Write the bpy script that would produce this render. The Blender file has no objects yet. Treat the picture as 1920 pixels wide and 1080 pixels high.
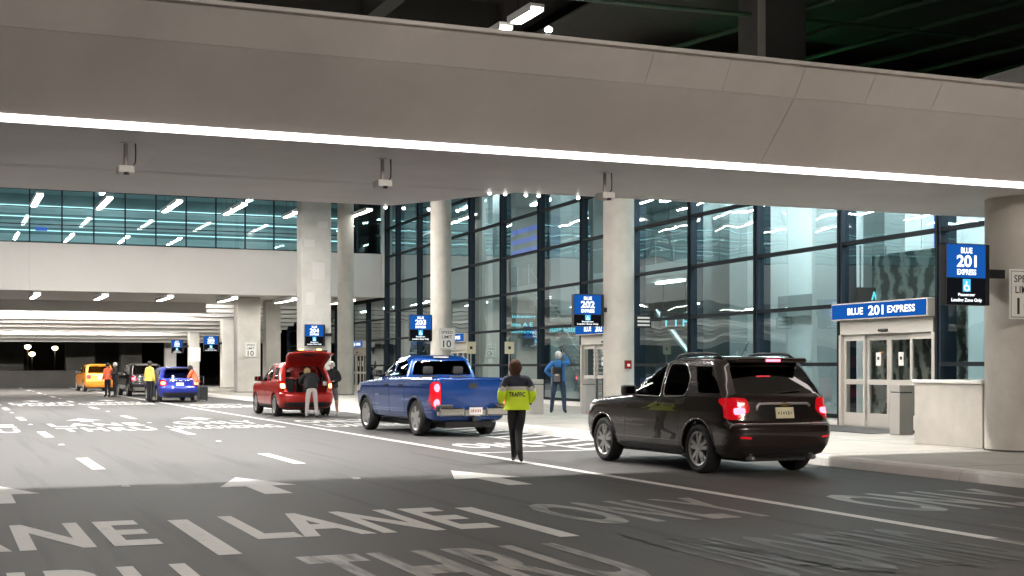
import bpy, bmesh, math, random
from mathutils import Vector, Matrix, Euler
from mathutils.bvhtree import BVHTree
from mathutils.geometry import delaunay_2d_cdt
random.seed(7)
R = math.radians
scn = bpy.context.scene
col = scn.collection

# ------------------------------------------------------------------ camera, world, exposure
CAM_H = 1.55; YAW = 22.8; FPX = 2550.0; HORIZON = 687.0
cd = bpy.data.cameras.new('camera'); cam = bpy.data.objects.new('camera', cd); col.objects.link(cam)
cam.location = (0, 0, CAM_H)
cam.rotation_euler = (R(90), 0, R(-YAW))
cd.sensor_width = 36; cd.lens = 36*FPX/1920.0
cd.shift_y = (HORIZON-540)/1920.0
cd.clip_start = 0.1; cd.clip_end = 1500
scn.camera = cam
w = bpy.data.worlds.new('World'); scn.world = w; w.use_nodes = True
nt = w.node_tree
sky = nt.nodes.new('ShaderNodeTexSky'); sky.sky_type = 'NISHITA'; sky.sun_disc = False
sky.sun_elevation = R(-7); sky.sun_rotation = R(200)
nt.links.new(sky.outputs[0], nt.nodes['Background'].inputs[0])
nt.nodes['Background'].inputs[1].default_value = 0.05       # night
scn.view_settings.view_transform = 'Standard'; scn.view_settings.look = 'None'
scn.view_settings.gamma = 1; scn.view_settings.exposure = 0.22
scn.render.engine = 'CYCLES'
scn.cycles.use_denoising = True
scn.cycles.max_bounces = 8; scn.cycles.transparent_max_bounces = 16
scn.cycles.sample_clamp_indirect = 6
scn.cycles.caustics_reflective = False; scn.cycles.caustics_refractive = False
SC, SS = math.cos(R(YAW)), math.sin(R(YAW))
COURT = 190.0     # strength of the assumed linear lamps over the road
def gp(px, py, z=0.0):      # pixel of the photograph -> point on the level z it stands on
    d = (CAM_H-z)*FPX/(py-HORIZON); r = (px-960)/FPX*d
    return (r*SC+d*SS, -r*SS+d*SC, z)

# ------------------------------------------------------------------ materials
M = {}
def new_mat(name):
    m = bpy.data.materials.new(name); m.use_nodes = True; M[name] = m
    return m, m.node_tree, m.node_tree.nodes['Principled BSDF']
def nd(t, kind, **kw):
    n = t.nodes.new(kind)
    for k, v in kw.items(): setattr(n, k, v)
    return n
def mat(name, c, rough=.5, metal=0., spec=.5, var=0., scale=4., bump=0., bscale=40., coat=0., emit=None, es=0.):
    m, t, p = new_mat(name)
    p.inputs['Base Color'].default_value = (*c, 1); p.inputs['Roughness'].default_value = rough
    p.inputs['Metallic'].default_value = metal; p.inputs['Specular IOR Level'].default_value = spec
    if coat: p.inputs['Coat Weight'].default_value = coat; p.inputs['Coat Roughness'].default_value = .03
    if emit: p.inputs['Emission Color'].default_value = (*emit, 1); p.inputs['Emission Strength'].default_value = es
    if var or bump:
        tc = nd(t, 'ShaderNodeTexCoord')
    if var:
        n = nd(t, 'ShaderNodeTexNoise'); n.inputs['Scale'].default_value = scale; n.inputs['Detail'].default_value = 6
        n.inputs['Roughness'].default_value = .65
        t.links.new(tc.outputs['Object'], n.inputs['Vector'])
        r = nd(t, 'ShaderNodeValToRGB')
        r.color_ramp.elements[0].position = .3; r.color_ramp.elements[1].position = .72
        r.color_ramp.elements[0].color = (*[x*(1-var) for x in c], 1); r.color_ramp.elements[1].color = (*[min(1, x*(1+var)) for x in c], 1)
        t.links.new(n.outputs['Fac'], r.inputs[0]); t.links.new(r.outputs[0], p.inputs['Base Color'])
    if bump:
        n2 = nd(t, 'ShaderNodeTexNoise'); n2.inputs['Scale'].default_value = bscale; n2.inputs['Detail'].default_value = 4
        t.links.new(tc.outputs['Object'], n2.inputs['Vector'])
        b = nd(t, 'ShaderNodeBump'); b.inputs['Strength'].default_value = bump; b.inputs['Distance'].default_value = .02
        t.links.new(n2.outputs['Fac'], b.inputs['Height']); t.links.new(b.outputs[0], p.inputs['Normal'])
    return m
def lamp_mat(name, c, s):
    m = bpy.data.materials.new(name); m.use_nodes = True; M[name] = m; t = m.node_tree
    t.nodes.clear(); o = nd(t, 'ShaderNodeOutputMaterial'); e = nd(t, 'ShaderNodeEmission')
    e.inputs[0].default_value = (*c, 1); e.inputs[1].default_value = s; t.links.new(e.outputs[0], o.inputs[0])
    return m
def glass_mat(name, tint, refl=(1, 1, 1), ior=1.5, wave=0., wscale=.5, rough=0.0, boost=1.0):
    m = bpy.data.materials.new(name); m.use_nodes = True; M[name] = m; t = m.node_tree
    t.nodes.clear(); o = nd(t, 'ShaderNodeOutputMaterial')
    tr = nd(t, 'ShaderNodeBsdfTransparent'); tr.inputs[0].default_value = (*tint, 1)
    g = nd(t, 'ShaderNodeBsdfGlossy'); g.inputs['Color'].default_value = (*refl, 1); g.inputs['Roughness'].default_value = rough
    f = nd(t, 'ShaderNodeFresnel'); f.inputs[0].default_value = ior
    mx = nd(t, 'ShaderNodeMixShader'); fac = f.outputs[0]
    if boost != 1:
        mm = nd(t, 'ShaderNodeMath', operation='MULTIPLY'); mm.use_clamp = True; mm.inputs[1].default_value = boost
        t.links.new(fac, mm.inputs[0]); fac = mm.outputs[0]
    t.links.new(fac, mx.inputs[0]); t.links.new(tr.outputs[0], mx.inputs[1]); t.links.new(g.outputs[0], mx.inputs[2])
    t.links.new(mx.outputs[0], o.inputs[0])
    if wave:
        tc = nd(t, 'ShaderNodeTexCoord'); n = nd(t, 'ShaderNodeTexNoise'); n.inputs['Scale'].default_value = wscale; n.inputs['Detail'].default_value = 1
        t.links.new(tc.outputs['Object'], n.inputs['Vector'])
        b = nd(t, 'ShaderNodeBump'); b.inputs['Strength'].default_value = wave; b.inputs['Distance'].default_value = .05
        t.links.new(n.outputs['Fac'], b.inputs['Height']); t.links.new(b.outputs[0], g.inputs['Normal'])
    return m

def asphalt():
    m, t, p = new_mat('asphalt'); tc = nd(t, 'ShaderNodeTexCoord')
    n1 = nd(t, 'ShaderNodeTexNoise'); n1.inputs['Scale'].default_value = .35; n1.inputs['Detail'].default_value = 5
    mp = nd(t, 'ShaderNodeMapping'); mp.inputs['Scale'].default_value = (1.6, .18, 1)
    t.links.new(tc.outputs['Object'], mp.inputs[0]); t.links.new(mp.outputs[0], n1.inputs['Vector'])
    n2 = nd(t, 'ShaderNodeTexNoise'); n2.inputs['Scale'].default_value = 70; n2.inputs['Detail'].default_value = 3
    t.links.new(tc.outputs['Object'], n2.inputs['Vector'])
    r = nd(t, 'ShaderNodeValToRGB'); r.color_ramp.elements[0].position = .3; r.color_ramp.elements[1].position = .7
    r.color_ramp.elements[0].color = (.080, .077, .074, 1); r.color_ramp.elements[1].color = (.112, .108, .104, 1)
    t.links.new(n1.outputs['Fac'], r.inputs[0])
    mx = nd(t, 'ShaderNodeMixRGB', blend_type='OVERLAY'); mx.inputs[0].default_value = .45
    t.links.new(r.outputs[0], mx.inputs[1]); t.links.new(n2.outputs['Fac'], mx.inputs[2])
    # dark tyre streaks along the travel direction
    mp3 = nd(t, 'ShaderNodeMapping'); mp3.inputs['Scale'].default_value = (3.5, .12, 1)
    n3 = nd(t, 'ShaderNodeTexNoise'); n3.inputs['Scale'].default_value = 1.0; n3.inputs['Detail'].default_value = 4
    t.links.new(tc.outputs['Object'], mp3.inputs[0]); t.links.new(mp3.outputs[0], n3.inputs['Vector'])
    r3 = nd(t, 'ShaderNodeValToRGB'); r3.color_ramp.elements[0].position = .34; r3.color_ramp.elements[1].position = .44
    r3.color_ramp.elements[0].color = (.5, .5, .5, 1); r3.color_ramp.elements[1].color = (1, 1, 1, 1)
    t.links.new(n3.outputs['Fac'], r3.inputs[0])
    mx2 = nd(t, 'ShaderNodeMixRGB', blend_type='MULTIPLY'); mx2.inputs[0].default_value = .55
    t.links.new(mx.outputs[0], mx2.inputs[1]); t.links.new(r3.outputs[0], mx2.inputs[2])
    t.links.new(mx2.outputs[0], p.inputs['Base Color'])
    p.inputs['Specular IOR Level'].default_value = .3
    rr = nd(t, 'ShaderNodeMapRange'); rr.inputs[3].default_value = .50; rr.inputs[4].default_value = .72
    t.links.new(n1.outputs['Fac'], rr.inputs[0]); t.links.new(rr.outputs[0], p.inputs['Roughness'])
    b = nd(t, 'ShaderNodeBump'); b.inputs['Strength'].default_value = .25; b.inputs['Distance'].default_value = .01
    t.links.new(n2.outputs['Fac'], b.inputs['Height']); t.links.new(b.outputs[0], p.inputs['Normal'])
asphalt()
def road_paint():
    m, t, p = new_mat('road_paint'); tc = nd(t, 'ShaderNodeTexCoord')
    n = nd(t, 'ShaderNodeTexNoise'); n.inputs['Scale'].default_value = 6; n.inputs['Detail'].default_value = 8; n.inputs['Roughness'].default_value = .7
    t.links.new(tc.outputs['Object'], n.inputs['Vector'])
    r = nd(t, 'ShaderNodeValToRGB'); r.color_ramp.elements[0].position = .24; r.color_ramp.elements[1].position = .42
    r.color_ramp.elements[0].color = (.22, .21, .2, 1); r.color_ramp.elements[1].color = (.72, .71, .68, 1)
    t.links.new(n.outputs['Fac'], r.inputs[0]); t.links.new(r.outputs[0], p.inputs['Base Color'])
    p.inputs['Roughness'].default_value = .55
road_paint()
def worn_paint():
    m, t, p = new_mat('worn_paint'); tc = nd(t, 'ShaderNodeTexCoord')
    mp = nd(t, 'ShaderNodeMapping'); mp.inputs['Scale'].default_value = (5, .6, 1)
    n = nd(t, 'ShaderNodeTexNoise'); n.inputs['Scale'].default_value = 1.2; n.inputs['Detail'].default_value = 8; n.inputs['Roughness'].default_value = .7
    t.links.new(tc.outputs['Object'], mp.inputs[0]); t.links.new(mp.outputs[0], n.inputs['Vector'])
    r = nd(t, 'ShaderNodeValToRGB'); r.color_ramp.elements[0].position = .36; r.color_ramp.elements[1].position = .56
    r.color_ramp.elements[0].color = (.075, .072, .068, 1); r.color_ramp.elements[1].color = (.40, .385, .36, 1)
    t.links.new(n.outputs['Fac'], r.inputs[0]); t.links.new(r.outputs[0], p.inputs['Base Color'])
    p.inputs['Roughness'].default_value = .5
worn_paint()
fp = M['worn_paint'].copy(); fp.name = 'faded_paint'; M['faded_paint'] = fp
for n_ in fp.node_tree.nodes:
    if n_.type == 'VALTORGB': n_.color_ramp.elements[0].position = .52; n_.color_ramp.elements[1].position = .80; n_.color_ramp.elements[0].color = (.092, .089, .086, 1); n_.color_ramp.elements[1].color = (.27, .26, .25, 1)
mat('tyre_mark', (.05, .047, .045), .55, var=.35, scale=9)
mat('concrete', (.50, .47, .42), .8, var=.14, scale=1.3, bump=.25, bscale=25)
mat('pier_concrete', (.52, .50, .46), .75, var=.14, scale=.9, bump=.2, bscale=18)
mat('walk_concrete', (.43, .41, .37), .75, var=.10, scale=1.5, bump=.15, bscale=60)
mat('kerb_concrete', (.70, .685, .65), .7, var=.12, scale=2.5, bump=.2, bscale=50)
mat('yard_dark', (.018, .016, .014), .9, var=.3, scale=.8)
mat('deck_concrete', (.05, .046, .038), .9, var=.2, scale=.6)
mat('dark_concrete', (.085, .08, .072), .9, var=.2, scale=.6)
mat('night_ground', (.05, .048, .045), .9, var=.2, scale=.2)
mat('canopy_panel', (.68, .64, .615), .36, .0, var=.13, scale=.35, bump=.05, bscale=1.2)
mat('soffit_panel', (.78, .745, .725), .45, var=.10, scale=.45, bump=.05, bscale=1.5)
mat('joint_dark', (.06, .055, .05), .8)
mat('panel_joint', (.20, .185, .17), .8)
mat('spandrel', (.60, .575, .545), .55, var=.03, scale=.4)
mat('white_slat', (.82, .81, .78), .5)
mat('mullion', (.012, .022, .036), .6, .0, spec=.25)
mat('transom', (.008, .011, .014), .7, .0, spec=.15)
mat('inner_white', (.62, .66, .66), .5, var=.05, scale=.4)
mat('inner_grey', (.20, .23, .23), .5, var=.08, scale=.5)
mat('inner_dark', (.07, .08, .085), .5)
mat('inner_floor', (.30, .30, .29), .3)
mat('steel', (.55, .55, .54), .3, .9)
mat('alu_frame', (.55, .52, .47), .42, .25)
mat('dark_metal', (.03, .03, .033), .45, .5)
mat('green_steel', (.045, .09, .05), .6, var=.2, scale=.8)
mat('sign_blue', (.015, .11, .46), .35)
mat('sign_white', (.78, .77, .74), .45)
mat('sign_cream', (.74, .68, .48), .5)
mat('sign_black', (.012, .012, .014), .4)
mat('text_black', (.02, .02, .02), .5)
mat('mat_grey', (.10, .10, .10), .95)
mat('bin_metal', (.42, .40, .37), .4, .3)
mat('rubber', (.016, .015, .015), .75, bump=.2, bscale=60)
mat('rim_silver', (.50, .49, .48), .28, .6)
mat('rim_dark', (.02, .02, .02), .6)
mat('chrome', (.86, .85, .84), .08, 1.0)
mat('plastic_black', (.018, .018, .019), .5)
mat('seat_dark', (.025, .024, .024), .8)
mat('plate_cream', (.75, .70, .48), .4)
mat('plate_white', (.76, .72, .70), .4)
mat('gold', (.75, .52, .15), .25, .9)
mat('paint_black', (.030, .020, .017), .25, .3, coat=1.0)
mat('paint_blue', (.003, .045, .22), .25, .4, coat=1.0)
mat('paint_red', (.55, .018, .012), .28, .3, coat=1.0)
mat('paint_royal', (.012, .03, .34), .28, .35, coat=1.0)
mat('paint_dark', (.02, .018, .018), .25, .3, coat=1.0)
mat('paint_orange', (.72, .24, .015), .28, .25, coat=1.0)
mat('lens_red', (.45, .006, .012), .15, emit=(1, .01, .02), es=.30, coat=1)
mat('lens_white', (.7, .68, .66), .12, coat=1)
lamp_mat('brake_lamp', (1, .07, .10), 9.0)
lamp_mat('brake_bar', (1, .03, .05), 6.0)
lamp_mat('tail_warm', (1, .42, .12), 9.0)
lamp_mat('assumed_court_lamp', (1.0, .965, .92), COURT)
lamp_mat('under_lamp', (1.0, .95, .87), 30.0)
lamp_mat('bridge_lamp', (1.0, .965, .92), 24.0)
lamp_mat('assumed_rear_lamp', (1.0, .93, .90), 480.0)  # emission of the assumed lamps behind the camera
lamp_mat('assumed_warm_lamp', (1.0, .89, .76), 1250.0)
lamp_mat('deep_slat_fill', (1.0, .96, .9), 110.0)  # emission of the added fill lights that brighten the slats
lamp_mat('slat_fill', (1.0, .96, .9), 260.0)
lamp_mat('assumed_near_lamp', (1.0, .955, .91), 430.0)
lamp_mat('strip_lamp', (1.0, .89, .86), 5.0)
lamp_mat('inner_lamp', (.95, 1.0, 1.0), 48.0)
lamp_mat('near_hall_lamp', (.95, 1.0, 1.0), 80.0)
lamp_mat('led_line', (.80, 1.0, 1.0), 2.2)
lamp_mat('spot_lamp', (1, .97, .92), 12.0)
lamp_mat('far_lamp', (1, .78, .42), 14.0)
lamp_mat('blue_led', (.16, .28, 1.0), .7)
lamp_mat('screen_blue', (.012, .12, .50), .75)
lamp_mat('screen_dark', (.02, .022, .03), .3)
lamp_mat('screen_text', (.92, .97, 1), 1.7)
lamp_mat('screen_cyan', (.08, .55, .95), 1.1)
lamp_mat('sign_cyan', (.18, .85, 1.0), 1.5)
lamp_mat('alarm_red', (.5, .03, .03), .5)
glass_mat('facade_glass', (.55, .70, .715), (.9, 1, 1), 1.55, wave=.26, wscale=.5, boost=2.0)
glass_mat('band_glass', (.42, .66, .70), (.85, 1, 1), 1.6, wave=.06, wscale=.6, boost=1.6)
glass_mat('door_glass', (.66, .70, .68), (1, 1, 1), 1.5, wave=.1, wscale=.6)
glass_mat('car_glass', (.16, .17, .17), (1, 1, 1), 1.55, boost=1.2)
glass_mat('clear_car_glass', (.78, .82, .82), (1, 1, 1), 1.5)
def mural():
    m, t, p = new_mat('mural'); tc = nd(t, 'ShaderNodeTexCoord')
    wv = nd(t, 'ShaderNodeTexWave', wave_type='BANDS', bands_direction='Y'); wv.inputs['Scale'].default_value = .55
    wv.inputs['Distortion'].default_value = 14; wv.inputs['Detail'].default_value = 5; wv.inputs['Detail Scale'].default_value = 1.1; wv.inputs['Detail Roughness'].default_value = .6
    t.links.new(tc.outputs['Object'], wv.inputs['Vector'])
    r = nd(t, 'ShaderNodeValToRGB'); r.color_ramp.elements[0].position = .25; r.color_ramp.elements[1].position = .85
    r.color_ramp.elements[0].color = (.05, .06, .05, 1); r.color_ramp.elements[1].color = (.52, .54, .50, 1)
    t.links.new(wv.outputs['Fac'], r.inputs[0]); t.links.new(r.outputs[0], p.inputs['Base Color'])
mural()

# ------------------------------------------------------------------ helpers
def tag(o, label=None, cat=None, group=None, kind=None):
    if label: o['label'] = label
    if cat: o['category'] = cat
    if group: o['group'] = group
    if kind: o['kind'] = kind
    return o
def mesh_obj(name, vs, fs, m, parent=None, smooth=False, loc=(0, 0, 0), fm=None):
    me = bpy.data.meshes.new(name); me.from_pydata([tuple(v) for v in vs], [], fs); me.validate()
    return wrap(name, me, m, parent, smooth, loc, fm)
def wrap(name, me, m, parent=None, smooth=False, loc=(0, 0, 0), fm=None):
    for mm in (m if isinstance(m, (list, tuple)) else [m]): me.materials.append(M[mm])
    if smooth: me.polygons.foreach_set('use_smooth', [True]*len(me.polygons))
    if fm: me.polygons.foreach_set('material_index', fm)
    o = bpy.data.objects.new(name, me); col.objects.link(o); o.location = loc
    if parent: o.parent = parent
    return o
def empty(name, loc=(0, 0, 0), rz=0., **kw):
    o = bpy.data.objects.new(name, None); col.objects.link(o); o.location = loc; o.rotation_euler[2] = rz
    o.empty_display_size = .2
    return tag(o, **kw)
def bm_box(bm, lo, hi, bev=0., mtx=None):
    x0, y0, z0 = lo; x1, y1, z1 = hi
    vs = [bm.verts.new(p) for p in ((x0, y0, z0), (x1, y0, z0), (x1, y1, z0), (x0, y1, z0), (x0, y0, z1), (x1, y0, z1), (x1, y1, z1), (x0, y1, z1))]
    fs = [bm.faces.new([vs[i] for i in f]) for f in ((3, 2, 1, 0), (4, 5, 6, 7), (0, 1, 5, 4), (1, 2, 6, 5), (2, 3, 7, 6), (3, 0, 4, 7))]
    if bev:
        ed = list({e for f in fs for e in f.edges})
        r = bmesh.ops.bevel(bm, geom=ed, offset=bev, segments=2, affect='EDGES', profile=.5)
        vs = list({v for v in bm.verts if v in vs} | set(r['verts']))
    if mtx is not None: bmesh.ops.transform(bm, matrix=mtx, verts=[v for v in vs if v.is_valid])
def done(bm, name, m, parent=None, smooth=False, loc=(0, 0, 0)):
    me = bpy.data.meshes.new(name); bm.to_mesh(me); bm.free()
    return wrap(name, me, m, parent, smooth, loc)
def box(name, lo, hi, m, parent=None, bev=0., mtx=None, smooth=False):
    bm = bmesh.new(); bm_box(bm, lo, hi, bev)
    if mtx is not None: bm.transform(mtx)
    return done(bm, name, m, parent, smooth)
def lathe(name, prof, m, parent=None, seg=24, axis='Z', loc=(0, 0, 0), smooth=True, cap=True):
    vs, fs = [], []
    for r, h in prof:
        for k in range(seg):
            a = 2*math.pi*k/seg; c, s = math.cos(a)*r, math.sin(a)*r
            vs.append((c, s, h) if axis == 'Z' else (h, c, s))
    n = len(prof)
    for i in range(n-1):
        for k in range(seg):
            k2 = (k+1) % seg
            fs.append((i*seg+k, i*seg+k2, (i+1)*seg+k2, (i+1)*seg+k))
    if cap:
        fs.append(tuple(reversed(range(seg)))); fs.append(tuple((n-1)*seg+k for k in range(seg)))
    o = mesh_obj(name, vs, fs, m, parent, smooth, loc)
    sharp(o.data)
    return o
def sharp(me, ang=38):
    try: me.set_sharp_from_angle(angle=R(ang))
    except Exception: pass
def tube(name, pts, r, m, parent=None, seg=8, loc=(0, 0, 0), closed=False, taper=None):
    pts = [Vector(p) for p in pts]; vs, fs = [], []; n = len(pts)
    up = Vector((0, 0, 1)); prev = None
    for i, p in enumerate(pts):
        a = pts[(i-1) % n] if (closed or i) else p; b = pts[(i+1) % n] if (closed or i < n-1) else p
        t = (b-a).normalized()
        if prev is None:
            u = t.cross(up if abs(t.z) < .9 else Vector((1, 0, 0))).normalized()
        else:
            u = (prev-t*prev.dot(t)).normalized()
        prev = u; v = t.cross(u)
        rr = r if taper is None else r*(taper[i])
        for k in range(seg):
            q = 2*math.pi*k/seg; vs.append(p+u*math.cos(q)*rr+v*math.sin(q)*rr)
    for i in range(n if closed else n-1):
        j = (i+1) % n
        for k in range(seg):
            k2 = (k+1) % seg; fs.append((i*seg+k, i*seg+k2, j*seg+k2, j*seg+k))
    if not closed:
        fs.append(tuple(reversed(range(seg)))); fs.append(tuple((n-1)*seg+k for k in range(seg)))
    return mesh_obj(name, vs, fs, m, parent, True, loc)
def poly_prism(name, pts, z0, z1, m, parent=None, mtx=None):     # plan polygon (counter-clockwise) with thickness
    n = len(pts); vs = [(x, y, z0) for x, y in pts]+[(x, y, z1) for x, y in pts]
    fs = [tuple(reversed(range(n))), tuple(range(n, 2*n))]+[(i, (i+1) % n, n+(i+1) % n, n+i) for i in range(n)]
    if mtx is not None: vs = [mtx @ Vector(v) for v in vs]
    return mesh_obj(name, vs, fs, m, parent)
def text_mesh(s, h=1., width=None, bold=.0, res=3, gap=1.0):      # flat letters in XY, cap height h, centred on x, base at y=0
    c = bpy.data.curves.new('letters', 'FONT'); c.body = s; c.size = 1; c.align_x = 'LEFT'; c.offset = bold; c.resolution_u = res
    c.space_character = gap; c.fill_mode = 'FRONT'
    o = bpy.data.objects.new('letters', c); col.objects.link(o)
    bpy.context.view_layer.update()
    me = bpy.data.meshes.new_from_object(o.evaluated_get(bpy.context.evaluated_depsgraph_get()))
    bpy.data.objects.remove(o); bpy.data.curves.remove(c)
    xs = [v.co.x for v in me.vertices]; ys = [v.co.y for v in me.vertices]
    x0, x1, y0, y1 = min(xs), max(xs), min(ys), max(ys)
    ky = h/(y1-y0); kx = ky if width is None else width/(x1-x0)
    for v in me.vertices: v.co = ((v.co.x-(x0+x1)/2)*kx, (v.co.y-y0)*ky, 0)
    return me
def text_on(name, s, h, m, parent, origin, right, up, width=None, bold=.0):
    me = text_mesh(s, h, width, bold)
    r, u = Vector(right), Vector(up); o0 = Vector(origin)
    for v in me.vertices: v.co = o0+r*v.co.x+u*v.co.y
    return wrap(name, me, m, parent)

# ------------------------------------------------------------------ ground, road, pavement
WA = R(3.0); WX0, WY0 = 19.7, 24.0
def wall_pt(y, off=0., z=0.):            # point on the terminal's glass line (off = metres indoors)
    x = WX0+math.tan(WA)*(y-WY0)
    return Vector((x+off*math.cos(WA), y-off*math.sin(WA), z))
def sheet(name, x0, x1, y0, y1, z, m, n=1):
    return tag(mesh_obj(name, [(x0, y0, z), (x1, y0, z), (x1, y1, z), (x0, y1, z)], [(0, 1, 2, 3)], m), kind='structure')
sheet('ground', -600, 600, -400, 900, -.02, 'night_ground')
sheet('road', -30, 12.85, -25, 128, 0, 'asphalt')
pv = [(12.98, -25), (20.5, -25), (wall_pt(96).x+12, 96), (13.0, 96)]
tag(poly_prism('pavement', [(12.98, -25), (45, -25), (45, 100), (12.98, 100)], -.015, .148, 'walk_concrete'), kind='structure')
def kerb():
    prof = [(12.72, 0.0), (12.78, .11), (12.82, .142), (12.87, .152), (12.99, .154), (12.99, -.01), (12.72, -.01)]
    ys = [-25+3.05*i for i in range(42)]
    root = empty('kerb', (0, 0, 0), kind='structure')
    for a, b in zip(ys, ys[1:]):
        a2, b2 = a+.006, b-.006
        n = len(prof)
        vs = [(x, a2, z) for x, z in prof]+[(x, b2, z) for x, z in prof]
        fs = [tuple(range(n)), tuple(reversed(range(n, 2*n)))]+[(i, n+i, n+(i+1) % n, (i+1) % n) for i in range(n)]
        mesh_obj('kerb_stone', vs, fs, 'kerb_concrete', root)
kerb()
# joints of the pavement slabs are scored lines
jr = empty('pavement_joints', kind='structure')
for i in range(26):
    y = 6+3.05*i
    box('joint', (12.995, y-.006, .1475), (WX0-.2+math.tan(WA)*(y-WY0), y+.006, .1495), 'joint_dark', jr)
box('joint', (16.05, 2, .1475), (16.062, 90, .1493), 'joint_dark', jr)

Z1 = .004
def flat(name, pts, m='road_paint', z=Z1):
    o = mesh_obj(name, [(x, y, z) for x, y in pts], [tuple(range(len(pts)))], m)
    return tag(o, kind='structure')
def quad(name, x0, x1, y0, y1, m='road_paint', z=Z1): return flat(name, [(x0, y0), (x1, y0), (x1, y1), (x0, y1)], m, z)
quad('edge_line', 8.64, 8.80, 9.6, 120)
quad('worn_edge_line', 8.64, 8.80, 2.0, 9.6, 'worn_paint')
for lx, near in ((2.2, .32), (5.28, .16), (-1.1, .16)):
    for k in range(11):
        y0 = 11.2+10.05*k
        wd = .10
        quad('lane_dash', lx-wd, lx+wd, y0, y0+2.75)
        if k < 8:      # raised reflective stud between dashes
            sy = y0+6.9
            s = mesh_obj('road_stud', [(lx-.06, sy-.055, .002), (lx+.06, sy-.055, .002), (lx+.06, sy+.055, .002), (lx-.06, sy+.055, .002),
                (lx-.045, sy-.025, .022), (lx+.045, sy-.025, .022), (lx+.045, sy+.025, .022), (lx-.045, sy+.025, .022)],
                [(3, 2, 1, 0), (4, 5, 6, 7), (0, 1, 5, 4), (1, 2, 6, 5), (2, 3, 7, 6), (3, 0, 4, 7)], 'sign_white')
            tag(s, 'small white reflective stud raised on the asphalt between two lane dashes', 'road stud', 'reflective studs along the lane lines')
def road_word(s, cx, y0, h, wd, m='road_paint'):
    me = text_mesh(s, h, wd, bold=.03, gap=1.14)
    for v in me.vertices: v.co = (v.co.x+cx, v.co.y+y0, Z1)
    return tag(wrap('road_lettering', me, m), kind='structure')
def road_arrow(cx, y0, m='road_paint'):
    pts = [(cx-.17, y0), (cx+.17, y0), (cx+.17, y0+1.15), (cx+.5, y0+1.15), (cx, y0+2.65), (cx-.5, y0+1.15), (cx-.17, y0+1.15)]
    return flat('lane_arrow', pts, m)
for k in range(3):
    y = 22.6*k
    for cx in (.62, 3.8):
        road_word('LANE', cx, 12.1+y+(1.9 if k else 0), 2.0, 2.35)
        road_word('THRU', cx, 8.7+y+(2.4 if k else 0), 2.15, 2.3, 'worn_paint' if k == 0 and cx > 3 else 'road_paint')
        road_arrow(cx, 16.35+y+.6*k)
    road_word('ONLY', 7.0, 11.9+y+(2.2 if k else 0), 2.1, 2.25, 'road_paint' if k else 'worn_paint')
    if k: road_word('UNLOADING', 6.75, 10.3+y+1.2, 1.9, 2.8)
    else: road_word('UNLOADING', 7.0, 8.4, 2.2, 2.6, 'faded_paint')
    road_arrow(7.0, 16.35+y+.6*k)
road_word('ONLY', 10.8, 11.6, 2.0, 2.5, 'worn_paint')
road_word('LOADING', 10.8, 8.3, 2.2, 2.7, 'faded_paint')
road_word('ONLY', 10.3, 24.0, 1.5, 2.1)
for y in (36.5, 54.0): road_word('ONLY', 10.3, y, 1.9, 2.2); road_word('LOADING', 10.4, y-2.7, 1.8, 2.5)
def tyre_mark(pts, wd):
    P = [Vector((x, y, .0075)) for x, y in pts]; vs = []
    Q = []
    for i in range(len(P)-1):
        for t in range(6): Q.append(P[i].lerp(P[i+1], t/6))
    Q.append(P[-1])
    for i, p in enumerate(Q):
        d = (Q[min(i+1, len(Q)-1)]-Q[max(i-1, 0)]).normalized(); n = Vector((-d.y, d.x, 0))
        k = wd*min(1, .1+i/6, .1+(len(Q)-1-i)/6)*(.75+.25*math.sin(i*1.7)); vs += [p+n*k, p-n*k]
    return tag(mesh_obj('tyre_mark', vs, [(2*i, 2*i+1, 2*i+3, 2*i+2) for i in range(len(Q)-1)], 'tyre_mark'), kind='structure')
for pl in ([(1240, 1008), (1330, 1022), (1450, 1040), (1560, 1062)], [(1330, 1020), (1420, 1030), (1540, 1056), (1640, 1078)], [(1470, 1007), (1545, 1016), (1600, 1024)], [(1580, 1005), (1660, 1018), (1760, 1036)], [(1470, 1058), (1600, 1068), (1740, 1079)], [(1720, 1048), (1790, 1056), (1860, 1068)], [(1160, 1002), (1200, 1012), (1260, 1030)]):
    tyre_mark([gp(*p)[:2] for p in pl], .055)
# bay lines and the hatched no-stopping zone by the kerb
for y in (22.6, 39.2, 56.5): quad('bay_line', 8.80, 11.1, y, y+.13)
for (ya, yb) in ((22.6, 33.0), (46.5, 55.5)):
    quad('hatch_edge', 11.08, 11.21, ya, yb); quad('hatch_edge', 12.50, 12.62, ya, yb)
    y = ya+.2
    while y < yb-1.3:
        flat('hatch_stripe', [(11.21, y), (11.21, y+.24), (12.50, y+1.24), (12.50, y+1.0)]); y += .92

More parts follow.
